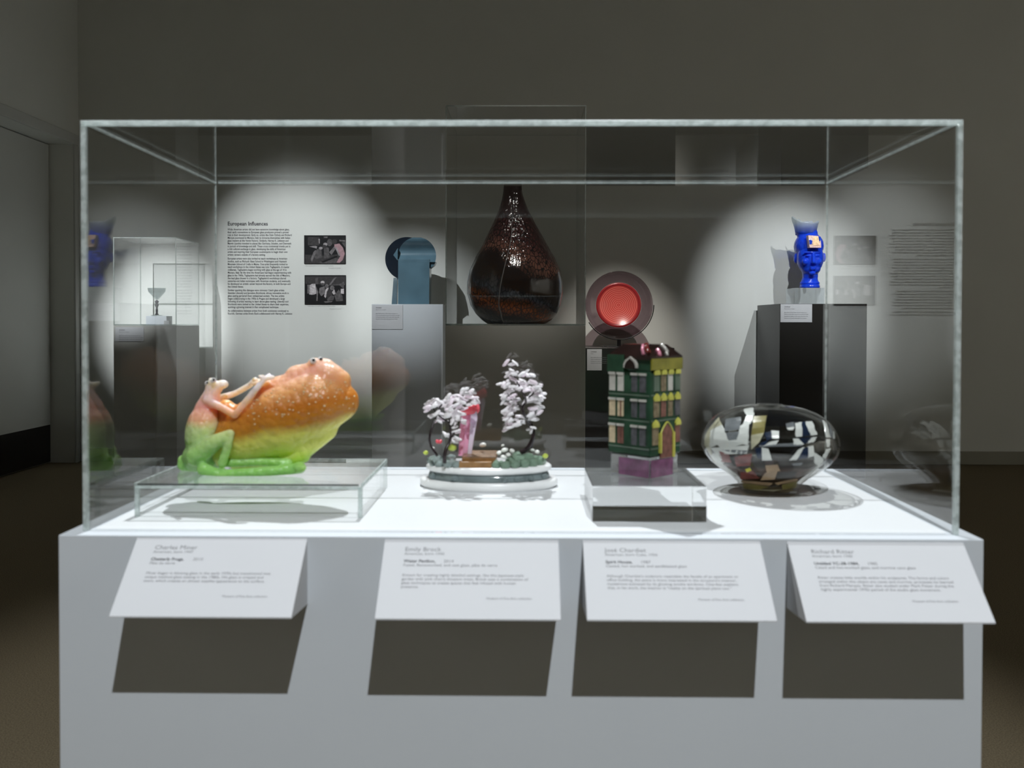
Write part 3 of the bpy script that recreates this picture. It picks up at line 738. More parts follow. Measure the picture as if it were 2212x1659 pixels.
pm('cane_maroon', (0.055, 0.022, 0.022), 0.25, vary=0.4, vscale=60)
pm('cane_tan', (0.52, 0.36, 0.22), 0.25, vary=0.25, vscale=60)
pm('cane_yellow', (0.85, 0.80, 0.03), 0.3)
bprof = [(v_, r_ * 0.972) for v_, r_ in [(878, 22), (880, 45), (885, 72), (893, 96), (903, 114), (916, 129), (930, 139), (945, 146), (960, 148), (972, 147), (985, 141), (1000, 129), (1015, 110), (1030, 87), (1043, 71), (1054, 65), (1063, 63)]]
def bz_(v_): return (bcv - v_) / bs
def br_(v_):
    for (va, ra_), (vb, rb_) in zip(bprof, bprof[1:]):
        if va <= v_ <= vb: return (ra_ + (rb_ - ra_) * (v_ - va) / (vb - va)) / bs
    return bprof[0][1] / bs if v_ < bprof[0][0] else bprof[-1][1] / bs
bowl = thing('glass_bowl', (bc.x, bc.y, BASE), 'round clear glass bowl patterned with white stripes, navy and red patches', 'bowl')
outer = [(r_ / bs, bz_(v_) + .0006) for v_, r_ in bprof[::-1]]
inner = [(max(0.004, r_ / bs - 0.010), bz_(v_) + .0006) for v_, r_ in bprof[1:-2]]
lathe('glass_wall', [(0, .0006)] + outer + [(0.018 + 22 / bs * 0, bz_(876))] + [(0.012, bz_(882))] + inner + [(0, bz_(1040))], bc, 'bowl_glass', bowl, 72)
lathe('base_glass', [(0, .003), (52 / bs, .003), (54 / bs, .010), (60 / bs, .018), (40 / bs, .024), (0, .022)], bc, 'bowl_base_glass', bowl, 48)
lathe('dark_core', [(0, bz_(990)), (br_(990) * .80, bz_(990)), (br_(1010) * .82, bz_(1010)), (br_(1030) * .82, bz_(1030)), (br_(1045) * .80, bz_(1045)), (0, bz_(1048))], bc, 'bowl_core_glass', bowl, 48)
def bowl_hit(u, v_):
    """near point of the bowl's surface on the sight line through a pixel: (angle round the axis, height as a row of bprof)"""
    best = None
    for k in range(41):
        P = at(u, v_, BY - 0.112 + 0.112 * k / 40)
        vr = bcv - (P.z - bc.z) * bs
        e = math.hypot(P.x - bc.x, P.y - bc.y) - br_(vr)
        if best is None or e < best[0]: best = (e, P, vr)
        if e <= 0: break
    P, vr = best[1], best[2]
    return math.atan2(P.x - bc.x, -(P.y - bc.y)), vr
def bowl_patch(quad, mat, depth=0.0025, n=6, thick=0.0022, back=False, name='cane_patch'):
    bm = bmesh.new(); F = []; Bk_ = []
    for j in range(n + 1):
        rowf, rowb = [], []
        for i in range(n + 1):
            s_, t_ = i / n, j / n
            u = (quad[0][0] * (1 - s_) + quad[1][0] * s_) * (1 - t_) + (quad[3][0] * (1 - s_) + quad[2][0] * s_) * t_
            v_ = (quad[0][1] * (1 - s_) + quad[1][1] * s_) * (1 - t_) + (quad[3][1] * (1 - s_) + quad[2][1] * s_) * t_
            if back:
                rr = br_(v_); a = math.asin(max(-0.985, min(0.985, (u - bcx) / bs / rr)))
            else:
                a, v_ = bowl_hit(u, v_); rr = br_(v_)
            sg = 1 if back else -1
            for r2, row in ((rr - depth, rowf), (rr - depth - thick, rowb)):
                row.append(bm.verts.new((bc.x + r2 * math.sin(a), bc.y + sg * r2 * math.cos(a), bc.z + bz_(v_))))
        F.append(rowf); Bk_.append(rowb)
    for j in range(n):
        for i in range(n):
            bm.faces.new((F[j][i], F[j][i + 1], F[j + 1][i + 1], F[j + 1][i])); bm.faces.new((Bk_[j][i], Bk_[j + 1][i], Bk_[j + 1][i + 1], Bk_[j][i + 1]))
    for i in range(n):
        for (A, B) in ((F[0], Bk_[0]), (F[n], Bk_[n])): bm.faces.new((A[i], A[i + 1], B[i + 1], B[i]))
        for k in (0, n): bm.faces.new((F[i][k], F[i + 1][k], Bk_[i + 1][k], Bk_[i][k]))
    return from_bm(name, bm, mat, bowl, smooth=False)
PATCH = [
 ('cane_cream', (1518, 938), (1548, 902), (1556, 918), (1534, 928)), ('cane_cream', (1512, 950), (1532, 924), (1530, 975), (1545, 1008)),
 ('cane_white', (1530, 925), (1556, 918), (1572, 950), (1530, 968)), ('cane_white', (1530, 948), (1575, 942), (1620, 955), (1560, 972)),
 ('cane_white', (1532, 968), (1618, 962), (1612, 980), (1545, 982)), ('cane_white', (1598, 920), (1618, 908), (1615, 962), (1590, 958)),
 ('cane_white', (1605, 883), (1624, 880), (1628, 895), (1612, 899)), ('cane_white', (1613, 896), (1629, 893), (1620, 916), (1600, 924)),
 ('cane_grey', (1566, 905), (1600, 900), (1596, 928), (1562, 932)), ('cane_grey', (1566, 935), (1596, 932), (1590, 950), (1572, 952)),
 ('cane_olive', (1628, 899), (1656, 898), (1650, 935), (1622, 940)), ('cane_cream', (1622, 940), (1650, 935), (1640, 955), (1622, 972)),
 ('cane_navy', (1651, 935), (1666, 932), (1668, 948), (1656, 952)), ('cane_white', (1666, 930), (1683, 931), (1683, 948), (1668, 948)),
 ('cane_white', (1662, 955), (1683, 951), (1676, 960), (1648, 964)), ('cane_navy', (1645, 956), (1660, 952), (1652, 962), (1640, 962)),
 ('cane_grey', (1698, 915), (1716, 912), (1717, 922), (1700, 923)), ('cane_white', (1700, 924), (1717, 922), (1714, 929), (1703, 929)),
 ('cane_white', (1720, 914), (1733, 912), (1735, 943), (1720, 944)), ('cane_navy', (1733, 912), (1741, 911), (1753, 941), (1735, 943)),
 ('cane_white', (1741, 911), (1756, 910), (1768, 939), (1753, 941)), ('cane_white', (1714, 948), (1726, 947), (1738, 960), (1716, 962)),
 ('cane_navy', (1727, 947), (1755, 945), (1745, 957), (1738, 959)), ('cane_white', (1755, 945), (1766, 944), (1760, 955), (1744, 958)),
 ('cane_white', (1782, 908), (1790, 914), (1797, 945), (1788, 945)), ('cane_white', (1787, 949), (1796, 949), (1795, 966), (1789, 966)),
 ('cane_white', (1803, 930), (1807, 934), (1807, 948), (1803, 948)), ('cane_grey', (1798, 915), (1803, 925), (1803, 948), (1798, 945)),
 ('cane_white', (1645, 967), (1660, 970), (1668, 995), (1646, 995)), ('cane_navy', (1630, 968), (1645, 967), (1646, 992), (1636, 990)),
 ('cane_white', (1725, 972), (1739, 966), (1722, 994), (1706, 995)), ('cane_navy', (1739, 968), (1748, 966), (1746, 990), (1724, 993)),
 ('cane_white', (1746, 965), (1759, 963), (1761, 985), (1748, 989)), ('cane_white', (1789, 971), (1798, 969), (1786, 992), (1780, 988)),
 ('cane_grey', (1640, 961), (1735, 957), (1735, 964), (1640, 966)), ('cane_black', (1716, 944), (1806, 946), (1806, 949), (1716, 948)),
 ('cane_white', (1762, 978), (1783, 992), (1772, 1010), (1762, 1000)), ('cane_white', (1773, 1004), (1782, 994), (1770, 1012), (1748, 1030)),
 ('cane_white', (1530, 982), (1552, 978), (1560, 1000), (1552, 1010)), ('cane_white', (1548, 1006), (1560, 1002), (1590, 1028), (1584, 1030)),
 ('cane_red', (1550, 974), (1572, 982), (1578, 1000), (1556, 998)), ('cane_red', (1584, 988), (1624, 980), (1620, 1006), (1590, 1008)),
 ('cane_grey', (1556, 972), (1600, 982), (1620, 974), (1590, 972)), ('cane_maroon', (1556, 1000), (1590, 1008), (1598, 1030), (1575, 1015)),
 ('cane_red', (1598, 1020), (1626, 1018), (1640, 1034), (1597, 1036)), ('cane_yellow', (1609, 1014), (1618, 1011), (1622, 1017), (1612, 1021)),
 ('cane_maroon', (1650, 996), (1672, 996), (1670, 1004), (1654, 1004)), ('cane_tan', (1653, 1006), (1680, 1004), (1686, 1018), (1656, 1022)),
 ('cane_tan', (1652, 1022), (1680, 1018), (1674, 1036), (1642, 1038)), ('cane_black', (1680, 1020), (1725, 1018), (1715, 1032), (1676, 1036)),
 ('cane_tan', (1597, 1038), (1670, 1044), (1662, 1050), (1600, 1043)), ('cane_olive', (1600, 1044), (1662, 1052), (1640, 1058), (1604, 1056)),
 ('cane_tan', (1674, 1044), (1724, 1034), (1726, 1039), (1680, 1048)), ('cane_olive', (1690, 1048), (1726, 1040), (1722, 1054), (1692, 1058)),
 ('cane_cream', (1600, 1057), (1670, 1059), (1690, 1058), (1672, 1062)), ('cane_grey', (1712, 1002), (1735, 1000), (1732, 1006), (1714, 1006)),
]
for m_, *q in PATCH: bowl_patch(q, m_, thick=0.0012)
for m_, *q in [('cane_maroon', (1560, 985), (1640, 985), (1630, 1020), (1590, 1020)), ('cane_black', (1660, 970), (1780, 965), (1750, 1010), (1670, 1015)), ('cane_white', (1600, 930), (1620, 930), (1622, 960), (1602, 960)), ('cane_navy', (1690, 900), (1760, 900), (1780, 935), (1690, 940))]:
    bowl_patch(q, m_, back=True, thick=0.0012)

# ------------------------------------------------------------------ wall text and two photographs on the back wall
WY = WALL - 0.0006
wt = thing('wall_text', at(565, 680, WY), 'black printed wall text with heading on the back wall', 'wall text')
PAR = [
 ['While American artists did not have extensive knowledge about glass,', 'their early connections to European glass producers proved a pivotal', 'role in their development. Early on, artists like Dale Chihuly and Richard', 'Marquis journeyed to Murano, Italy to immerse themselves with Italian', 'glass masters at the Venini Factory. Similarly, Harvey K. Littleton and', 'Marvin Lipofsky traveled to places like Germany, Sweden, and Denmark', 'in pursuit of knowledge and skill. These cross continental travels put in', 'a rich cultural exchange in glass, developing the skills of American', 'artists and inspiring their European counterparts to begin their own', 'artistic careers outside of a factory setting.'],
 ['European artists were also invited to teach workshops at American', 'studios, such as Pilchuck Glass School in Washington and Haystack', 'Mountain School of Crafts in Maine. One artist frequently invited to', 'teach workshops in the United States was Lino Tagliapietra. A master', 'craftsman, Tagliapietra began working with glass at the age of 14 in', 'Murano, Italy. By the time the Americans had begun experimenting with', 'glass in the 1960s, Tagliapietra had already earned the title of Maestro,', 'the lead glass blower in a factory. Tagliapietra\'s workshops shared', 'centuries-old Italian techniques with American students, and eventually', 'he developed an artistic career beyond the factory, in both Europe and', 'the United States.'],
 ['Further sparking this dialogue were visionary Czech glass artists', 'Stanislav Libenský and Jaroslava Brychtová, whose innovative work in', 'glass casting garnered them widespread acclaim. The two artists', 'began collaborating in the 1950s in Prague and developed a large', 'following of artists wanting to learn about glass casting. Libenský and', 'Brychtová were invited to the United States to share their expertise,', 'sparking a growing interest in that complicated technique.'],
 ['As collaborations between artists from both continents continued to', 'flourish, German artist Erwin Eisch collaborated with Harvey K. Littleton'],
]
wpx = 1 / ppm(WY)
o0 = at(491.5, 487, WY)
ex = (at(640, 487, WY) - o0); ex.z = 0; ez = Vector((0, 0, 1))
lettering('heading', [('European Influences', 0, 0, 11.6 * wpx, 'LEFT', 1, 0, 0.93)], o0, ex, ez, 'ink', wt)
for par, ys in zip(PAR, (497.5, 560.5, 629, 673.5)):
    lettering('paragraph', [(s_, 0, -(ys + 6.08 * k - 487) * wpx, 6.0 * wpx, 'LEFT', 1, 0, 0.79) for k, s_ in enumerate(par)], o0, ex, ez, 'ink', wt)

pm('print_black', (0.008, 0.008, 0.009), 0.6, spec=0.15)
for k, g_ in enumerate((0.02, 0.05, 0.10, 0.18, 0.32, 0.55)):
    pm('print_%d' % k, (g_ * 0.85, g_ * 0.79, g_ * 0.80), 0.6, spec=0.15, vary=0.35, vscale=60)
pm('print_pink', (0.36, 0.22, 0.24), 0.3, vary=0.2, vscale=60)
def photo(name, x0, x1, y0, y1, label, shapes, caps):
    t = thing(name, at((x0 + x1) / 2, y1, WY), label, 'photograph', 'framed photographs beside the wall text')
    a, b = at(x0, y1, WY), at(x1, y0, WY)
    box('print', a.x, b.x, WALL - 0.008, WALL - 0.0004, a.z, b.z, 'print_black', t, 0.0006)
    for k, (m_, pts) in enumerate(shapes):
        Yk = WALL - 0.0082 - 0.00004 * k
        me = bpy.data.meshes.new('printed_shape')
        me.from_pydata([at(u, v_, Yk) for u, v_ in pts], [], [list(range(len(pts)))])
        link('printed_shape', me, m_, t)
    lettering('caption', [(s_, (u - x0) * wpx, (y1 - v_) * wpx, 2.6 * wpx, 'LEFT', 0, 0, 1) for s_, u, v_ in caps], Vector((a.x, WY, a.z)), (1, 0, 0), ez, 'ink_light', t)
def E_(cu, cv, ru, rv, n=12, rot=0):
    return [(cu + ru * math.cos(2 * PI * k / n) * math.cos(rot) - rv * math.sin(2 * PI * k / n) * math.sin(rot), cv + ru * math.cos(2 * PI * k / n) * math.sin(rot) + rv * math.sin(2 * PI * k / n) * math.cos(rot)) for k in range(n)]
photo('wall_photograph', 657.5, 747, 508.5, 570, 'upper black and white photograph of people working, beside the wall text', [
 ('print_1', [(659, 550), (700, 552), (745, 548), (745, 569), (659, 569)]), ('print_2', [(690, 566), (720, 556), (735, 560), (725, 569), (695, 569)]),
 ('print_1', [(665, 512), (690, 512), (690, 530), (665, 530)]), ('print_4', [(668, 532.5), (680, 531), (685, 532), (684, 537)]), ('print_4', [(688, 516), (691, 516), (691, 526), (689, 526)]),
 ('print_2', [(676, 545), (686, 538), (694, 538), (696, 556), (684, 560), (677, 555)]), ('print_3', [(677, 545), (681, 540), (684, 542), (677, 558), (674, 567), (671, 560)]),
 ('print_4', E_(693, 536, 4.5, 3)), ('print_2', [(700, 533), (710, 535), (712, 556), (700, 558)]), ('print_4', E_(702.5, 528, 4.5, 4)), ('print_1', E_(701, 533, 5, 4)),
 ('print_2', E_(712, 524, 6, 8)), ('print_1', E_(722, 522, 6, 5)), ('print_3', [(711, 545), (722, 532), (726, 536), (716, 551)]),
 ('print_pink', [(722, 528), (733, 526), (741, 535), (745, 548), (740, 562), (733, 568), (727, 567), (735, 553), (729, 545), (723, 535)]), ('print_4', [(723, 534), (727, 534), (735, 552), (732, 553)]),
 ('print_3', [(733, 518), (746, 519), (746, 522), (733, 521)]), ('print_2', [(738, 524), (746, 523), (746, 535)]), ('print_3', [(699, 511), (708, 511), (707, 514), (700, 514)]),
 ('print_black', [(694, 565), (727, 552), (730, 555), (697, 568)])],
 [('Museum glass artists at work in the studio with assistants', 660, 575), ('Photograph by unknown', 710, 580)])
photo('wall_photograph', 658.5, 747.5, 594.5, 657.5, 'lower black and white photograph of a standing group, beside the wall text', [
 ('print_1', [(660, 597), (746, 597), (746, 615), (660, 613)]), ('print_2', [(681, 600), (687, 600), (687, 614), (681, 614)]), ('print_3', [(722, 600), (727, 599), (715, 615), (710, 616)]), ('print_2', [(710, 615), (745, 613), (745, 616), (710, 617)]),
 ('print_2', [(741, 609), (743, 608), (743, 625), (732, 615)]),
 ('print_1', E_(676, 608, 5, 6)), ('print_5', [(669, 616), (674, 613), (681, 613), (684, 634), (676, 637), (668, 636)]), ('print_3', [(664, 615), (669, 615), (667, 634), (664, 634)]), ('print_3', [(683, 618), (687, 630), (686, 650), (683, 650)]), ('print_black', [(668, 637), (684, 636), (683, 656), (668, 656)]),
 ('print_5', E_(697, 610, 4.5, 3.5)), ('print_2', E_(697, 614, 4, 3)), ('print_3', [(690, 622), (701, 618), (704, 632), (694, 640), (689, 632)]),
 ('print_3', E_(706, 618, 4, 4.5)), ('print_5', [(704, 624), (710, 621), (707, 634), (703, 644), (700, 640)]), ('print_1', [(706, 630), (713, 622), (720, 634), (712, 645), (704, 643)]),
 ('print_3', E_(717.5, 622, 5, 5)), ('print_5', [(717, 631), (722, 625), (725, 634), (721, 637)]), ('print_2', [(706, 646), (716, 638), (722, 640), (720, 648), (708, 650)]),
 ('print_2', [(722, 638), (732, 625), (740, 640), (741, 650), (726, 651)]), ('print_5', [(736, 624), (743, 624), (743, 635), (736, 634)]), ('print_3', [(699, 651), (719, 650), (716, 653), (702, 654)])],
 [('Group of glass artists gathered at the summer workshop', 664, 662), ('Photograph by unknown', 712, 668)])

# ------------------------------------------------------------------ helpers for the works along the wall
def plinth(name, xa, xb, yt, Y, depth, mat, label, group='plinths along the back wall'):
    a, b = at(xa, yt, Y), at(xb, yt, Y)
    return box(name, a.x, b.x, Y, Y + depth, 0, a.z, mat, bevel=0.002, label=label, cat='plinth', group=group), a.x, b.x, a.z
def far_case(name, x0, x1, y0, y1, z0, z1, label, group='clear cases along the back wall'):
    t = thing(name, ((x0 + x1) / 2, (y0 + y1) / 2, z0), label, 'display case', group)
    q = 0.006; m_ = 'acrylic_far'; z0 += 0.0005
    box('front_panel', x0 + q, x1 - q, y0, y0 + q, z0, z1 - q, m_, t); box('back_panel', x0 + q, x1 - q, y1 - q, y1, z0, z1 - q, m_, t)
    box('side_panel', x0, x0 + q, y0 + q, y1 - q, z0, z1 - q, m_, t); box('side_panel', x1 - q, x1, y0 + q, y1 - q, z0, z1 - q, m_, t)
    box('top_panel', x0 + q, x1 - q, y0 + q, y1 - q, z1 - q, z1, m_, t)
    for xx in (x0, x1 - q):
        for yy in (y0, y1 - q): box('corner_edge', xx, xx + q, yy, yy + q, z0, z1 - q, 'acrylic_edge_far', t)
        box('top_edge', xx, xx + q, y0, y1, z1 - q, z1, 'acrylic_edge_far', t)
    for yy in (y0, y1 - q):
        box('top_edge', x0 + q, x1 - q, yy, yy + q, z1 - q, z1, 'acrylic_edge_far', t)
        box('foot_edge', x0 + q, x1 - q, yy - 0.001, yy + q, z0, z0 + 0.008, 'acrylic_edge_far', t)
    return t
def far_label(x0, x1, y0, y1, Y, label, lines):
    a, b = at(x0, y1, Y), at(x1, y0, Y)
    t = thing('wall_label', ((a.x + b.x) / 2, Y, a.z), label, 'label', 'small labels on the back plinths')
    box('card', a.x, b.x, Y - 0.004, Y - 0.0002, a.z, b.z, 'card_white', t)
    px = 1 / ppm(Y)
    lettering('lettering', [(s_, dx * px, (y1 - y0 - dy) * px, sz * px, 'LEFT', bo, 0, 0.9) for s_, dx, dy, sz, bo in lines], Vector((a.x, Y - 0.0043, a.z)), (1, 0, 0), (0, 0, 1), 'ink_light', t)
    return t
def generic_lines(head, sub):
    L_ = [(head, 8, 7, 4.2, 1), (sub, 8, 11, 3, 0)]
    return L_ + [('glass, blown and cut, with colored inclusions in a', 8, 19, 2.7, 1), ('series of works shown across the country and made', 8, 23, 2.7, 1), ('between two studios on the coast, where the artist', 8, 27, 2.7, 1), ('learned to work with molten glass from masters.', 8, 31, 2.7, 1)]

# ------------------------------------------------------------------ goblet at far left
GYY = 4.9
_, xa, xb, zt = plinth('goblet_plinth', 245, 381, 703, GYY, 0.42, 'plinth_grey', 'grey plinth at far left under the small goblet')
far_case('goblet_case', xa, xb, GYY, GYY + 0.42, zt, az(513, GYY), 'small clear case over the goblet at far left')
far_label(250, 311, 707, 737, GYY, 'small pale label on the goblet plinth at far left', generic_lines('Untitled', 'Blown and cast glass'))
pm('goblet_stem', (0.03, 0.03, 0.035), 0.15, vary=0.3, vscale=60)
sheet_glass('goblet_cup', (0.80, 0.83, 0.83), 0.08)
yc = GYY + 0.15; sg = ppm(yc)
gcx = ax(339, yc); zf = az(684, yc)
box('goblet_block', ax(322, yc), ax(366, yc), yc - 0.05, yc + 0.05, zt, zf - 0.0004, 'plinth_white', bevel=0.001, label='small white block under the goblet', cat='block')
box('label_cube', ax(357, yc - .06), ax(369, yc - .06), yc - 0.085, yc - 0.055, zt + 0.0005, zt + 0.033, 'card_grey', bevel=0.002, label='tiny grey cube beside the goblet block', cat='cube')  # plain cube, a small label block beside the goblet
gb = thing('goblet', (gcx, yc, zf), 'small glass goblet with a dark twisted stem in the far left case', 'goblet')
lathe('foot', [(0, 0.0), (12 / sg, 0.0), (12 / sg, 0.004), (3 / sg, 0.010), (0, 0.010)], (gcx, yc, zf), 'goblet_cup', gb, 32)
lathe('stem', [(0, .006), (4.5 / sg, .008), (2.0 / sg, 6 / sg), (2.6 / sg, 12 / sg), (1.8 / sg, 18 / sg), (4.2 / sg, 23 / sg), (2.2 / sg, 27 / sg), (4.6 / sg, 31 / sg), (2.2 / sg, 34 / sg), (0, 35 / sg)], (gcx, yc, zf), 'goblet_stem', gb, 24)
lathe('cup', [(0, 35 / sg), (4 / sg, 36 / sg), (9 / sg, 42 / sg), (13 / sg, 47 / sg), (17.5 / sg, 52 / sg), (19 / sg, 60.5 / sg), (18.4 / sg, 60.5 / sg), (16.7 / sg, 52.5 / sg), (12 / sg, 48 / sg), (8 / sg, 43 / sg), (0, 37 / sg)], (gcx, yc, zf), 'goblet_cup', gb, 40)

# ------------------------------------------------------------------ keyhole-shaped work
KY = 4.95
_, xa, xb, zt = plinth('keyhole_plinth', 803, 957, 657, KY, 0.40, 'plinth_white', 'white plinth under the blue-grey keyhole sculpture')
far_label(804, 870, 659, 711, KY, 'white label on the plinth of the keyhole sculpture', generic_lines('Untitled', 'Blown and cast glass'))
pm('key_blue', (0.085, 0.155, 0.200), 0.22, vary=0.12, vscale=8, coat=0.3)
pm('key_navy', (0.010, 0.016, 0.026), 0.15, vary=0.2, vscale=8)
KC = KY + 0.10
ks = ppm(KC)
kt = thing('keyhole_sculpture', (ax(887, KC), KC, zt), 'blue-grey cast glass keyhole form with a dark round back', 'sculpture')
def arc(cu, cv, r, a0, a1, n): return [(cu + r * math.cos(math.radians(a0 + (a1 - a0) * k / n)), cv - r * math.sin(math.radians(a0 + (a1 - a0) * k / n))) for k in range(n + 1)]
prism('dark_disc', [at(u, v_, KC + 0.10) for u, v_ in arc(879, 559, 47, 0, 350, 48)], (0, 0.03, 0), 'key_navy', kt, 0.002)
# front: stem slab, wider round head with a hollowed brow
def k3(u, v_, Y): return at(u, v_, Y)
stem = [(846, 656.6), (927, 656.6), (928, 565), (858, 565), (851, 600)]
prism('stem', [k3(u, v_, KC) for u, v_ in [(859.5, 657), (927, 657), (928, 560), (860, 560)]], (0, 0.13, 0), 'key_blue', kt, 0.0015)
prism('stem_flank', [k3(846, 657, KC + 0.09), k3(857, 657, KC + 0.02), k3(858, 600, KC + 0.02), k3(850, 600, KC + 0.09)], (0, 0.04, 0), 'key_blue', kt)
# the round head: outline of arc, front surface curves back towards the stem (concave brow)
bm = bmesh.new(); n = 14
rowsv = []
for k in range(n + 1):
    v_ = 513 + (566 - 513) * k / n
    t_ = k / n
    half = math.sqrt(max(0.0, 1 - ((v_ - 553) / 41.0) ** 2)) * 41 if v_ < 553 else math.sqrt(max(0.0, 1 - ((v_ - 553) / 41.0) ** 2)) * 41
    half = max(half, 2)
    cu_ = 901
    yb = KC - 0.012 + 0.055 * math.sin(PI * min(1, t_) * 0.85) ** 2
    L_, R_ = max(cu_ - half, 859), cu_ + half
    rowsv.append([bm.verts.new(at(L_ + (R_ - L_) * i / 8, v_, yb)) for i in range(9)] + [bm.verts.new(at(R_ - (R_ - L_) * i / 8, v_, KC + 0.10)) for i in range(9)])
for A, B in zip(rowsv, rowsv[1:]):
    for i in range(18): bm.faces.new((A[i], A[(i + 1) % 18], B[(i + 1) % 18], B[i]))
bm.faces.new(rowsv[0]); bm.faces.new(rowsv[-1][::-1])
from_bm('head', bm, 'key_blue', kt, smooth=False)
prism('cheek', [k3(u, v_, KC + 0.02) for u, v_ in [(928, 565.5), (941, 565.5), (938, 573), (928, 580)]], (0, 0.08, 0), 'key_blue', kt)
prism('notch', [k3(849.5, 551, KC + 0.03), k3(859, 536, KC - 0.002), k3(859, 563, KC - 0.002)], (0, 0.05, 0), 'key_blue', kt)

# ------------------------------------------------------------------ the large dark vase in its case
VY, VD = 3.4, 0.69
_, xa, xb, zt = plinth('vase_plinth', 962, 1265, 703, VY, VD, 'plinth_grey', 'large grey plinth under the dark teardrop vase')
far_case('vase_case', xa, xb, VY, VY + VD, zt, az(227, VY), 'tall clear case over the dark teardrop vase')
m, N, L = node_mat('vase_glass'); b = N['Principled BSDF']
tc = N.new('ShaderNodeTexCoord'); mp = N.new('ShaderNodeMapping'); L.new(tc.outputs['Object'], mp.inputs[0]); mp.inputs['Scale'].default_value = (1, 1, 0.55)
vo = N.new('ShaderNodeTexVoronoi'); vo.feature = 'DISTANCE_TO_EDGE'; vo.inputs['Scale'].default_value = 62; L.new(mp.outputs[0], vo.inputs['Vector'])
sp = N.new('ShaderNodeSeparateXYZ'); L.new(tc.outputs['Object'], sp.inputs[0])
no = N.new('ShaderNodeTexNoise'); no.inputs['Scale'].default_value = 4.5; no.inputs['Detail'].default_value = 5; L.new(tc.outputs['Object'], no.inputs['Vector'])
mt = N.new('ShaderNodeMath'); mt.operation = 'MULTIPLY_ADD'; L.new(sp.outputs[0], mt.inputs[0]); mt.inputs[1].default_value = 0.35; L.new(sp.outputs[2], mt.inputs[2])
mz = N.new('ShaderNodeMath'); mz.operation = 'MULTIPLY_ADD'; L.new(no.outputs['Fac'], mz.inputs[0]); mz.inputs[1].default_value = 0.26; L.new(mt.outputs[0], mz.inputs[2])
mr = N.new('ShaderNodeMapRange'); L.new(mz.outputs[0], mr.inputs[0]); mr.inputs[1].default_value = zt + 0.08; mr.inputs[2].default_value = zt + 0.08 + 0.75
def ramp(stops):
    r = N.new('ShaderNodeValToRGB'); e = r.color_ramp.elements
    while len(e) < len(stops): e.new(0.5)
    for k, (q, c) in enumerate(stops): e[k].position = q; e[k].color = (*c, 1)
    L.new(mr.outputs[0], r.inputs[0]); return r
cell = ramp([(0.0, (0.0620, 0.0744, 0.0930)), (0.10, (0.0248, 0.0279, 0.0341)), (0.17, (0.30, 0.07, 0.012)), (0.24, (0.0744, 0.0217, 0.0062)), (0.29, (0.0372, 0.0496, 0.0682)), (0.35, (0.0310, 0.0155, 0.0074)), (0.44, (0.0186, 0.0087, 0.0062)), (0.52, (0.20, 0.09, 0.065)), (0.64, (0.07, 0.025, 0.024)), (1.0, (0.0124, 0.0050, 0.0056))])
gap = ramp([(0.0, (0.03, 0.035, 0.045)), (0.2, (0.02, 0.008, 0.004)), (0.3, (0.01, 0.012, 0.016)), (1.0, (0.008, 0.004, 0.004))])
st = N.new('ShaderNodeMapRange'); L.new(vo.outputs['Distance'], st.inputs[0]); st.inputs[1].default_value = 0.02; st.inputs[2].default_value = 0.16
mc = N.new('ShaderNodeMix'); mc.data_type = 'RGBA'; L.new(st.outputs[0], mc.inputs['Factor']); L.new(gap.outputs[0], mc.inputs['A']); L.new(cell.outputs[0], mc.inputs['B'])
L.new(mc.outputs['Result'], b.inputs['Base Color']); b.inputs['Roughness'].default_value = 0.10; b.inputs['Coat Weight'].default_value = 0.5
wv = N.new('ShaderNodeTexNoise'); wv.inputs['Scale'].default_value = 55; mp2 = N.new('ShaderNodeMapping'); mp2.inputs['Scale'].default_value = (1, 1, 0.4); L.new(tc.outputs['Object'], mp2.inputs[0]); L.new(mp2.outputs[0], wv.inputs['Vector'])
zr = N.new('ShaderNodeMapRange'); L.new(sp.outputs[2], zr.inputs[0]); zr.inputs[1].default_value = zt + 0.30; zr.inputs[2].default_value = zt + 0.45; zr.inputs[3].default_value = 0.22; zr.inputs[4].default_value = 0.85
bp = N.new('ShaderNodeBump'); bp.inputs['Distance'].default_value = 0.012; L.new(wv.outputs['Fac'], bp.inputs['Height']); L.new(zr.outputs[0], bp.inputs['Strength']); L.new(bp.outputs['Normal'], b.inputs['Normal'])
VC = VY + 0.33; vs_ = ppm(VC); vcx = ax(1113, VC)
vt = thing('teardrop_vase', (vcx, VC, zt), 'large dark brown teardrop glass vase with a folded seam', 'vase')
vp = [(693, 0, 0), (693, 50, 1), (690, 62, 2), (682, 75, 3), (668, 88, 2), (650, 97, 0), (625, 103, -1), (600, 103, -1), (575, 98, -1), (548, 86, -1), (520, 70, -1), (495, 57, -2), (470, 44, -3), (445, 32, -4), (425, 25, -5), (408, 21, -6), (395, 19.5, -6), (384, 19, -6)]
bm = bmesh.new(); seg = 200; rings = []
zb0 = az(693, VC)
fine = []
for (A, B) in zip(vp[1:], vp[2:]):
    for k in range(4):
        t_ = k / 4; fine.append([A[i] + (B[i] - A[i]) * t_ for i in range(3)])
fine.append(vp[-1])
for v_, r_, dx in fine:
    hgt = (693 - v_) / 309
    ring = []
    for k in range(seg):
        a = 2 * PI * k / seg
        th0 = -PI / 2 - 0.33 + 0.45 * (hgt - 0.2) * (1 if hgt < .9 else 1)      # the fold leans as it climbs
        dlt = (a - th0 + PI) % (2 * PI) - PI
        f_ = 1 + (0.045 * math.exp(-dlt / 0.5) if dlt > 0 else -0.075 * math.exp(dlt / 0.35)) * min(1, (1 - hgt) * 1.8)
        q = r_ / vs_ * f_
        ring.append(bm.verts.new((vcx + dx / vs_ + q * math.cos(a), VC + q * math.sin(a) * 0.85, zt + 0.001 + (693 - v_) / vs_)))
    rings.append(ring)
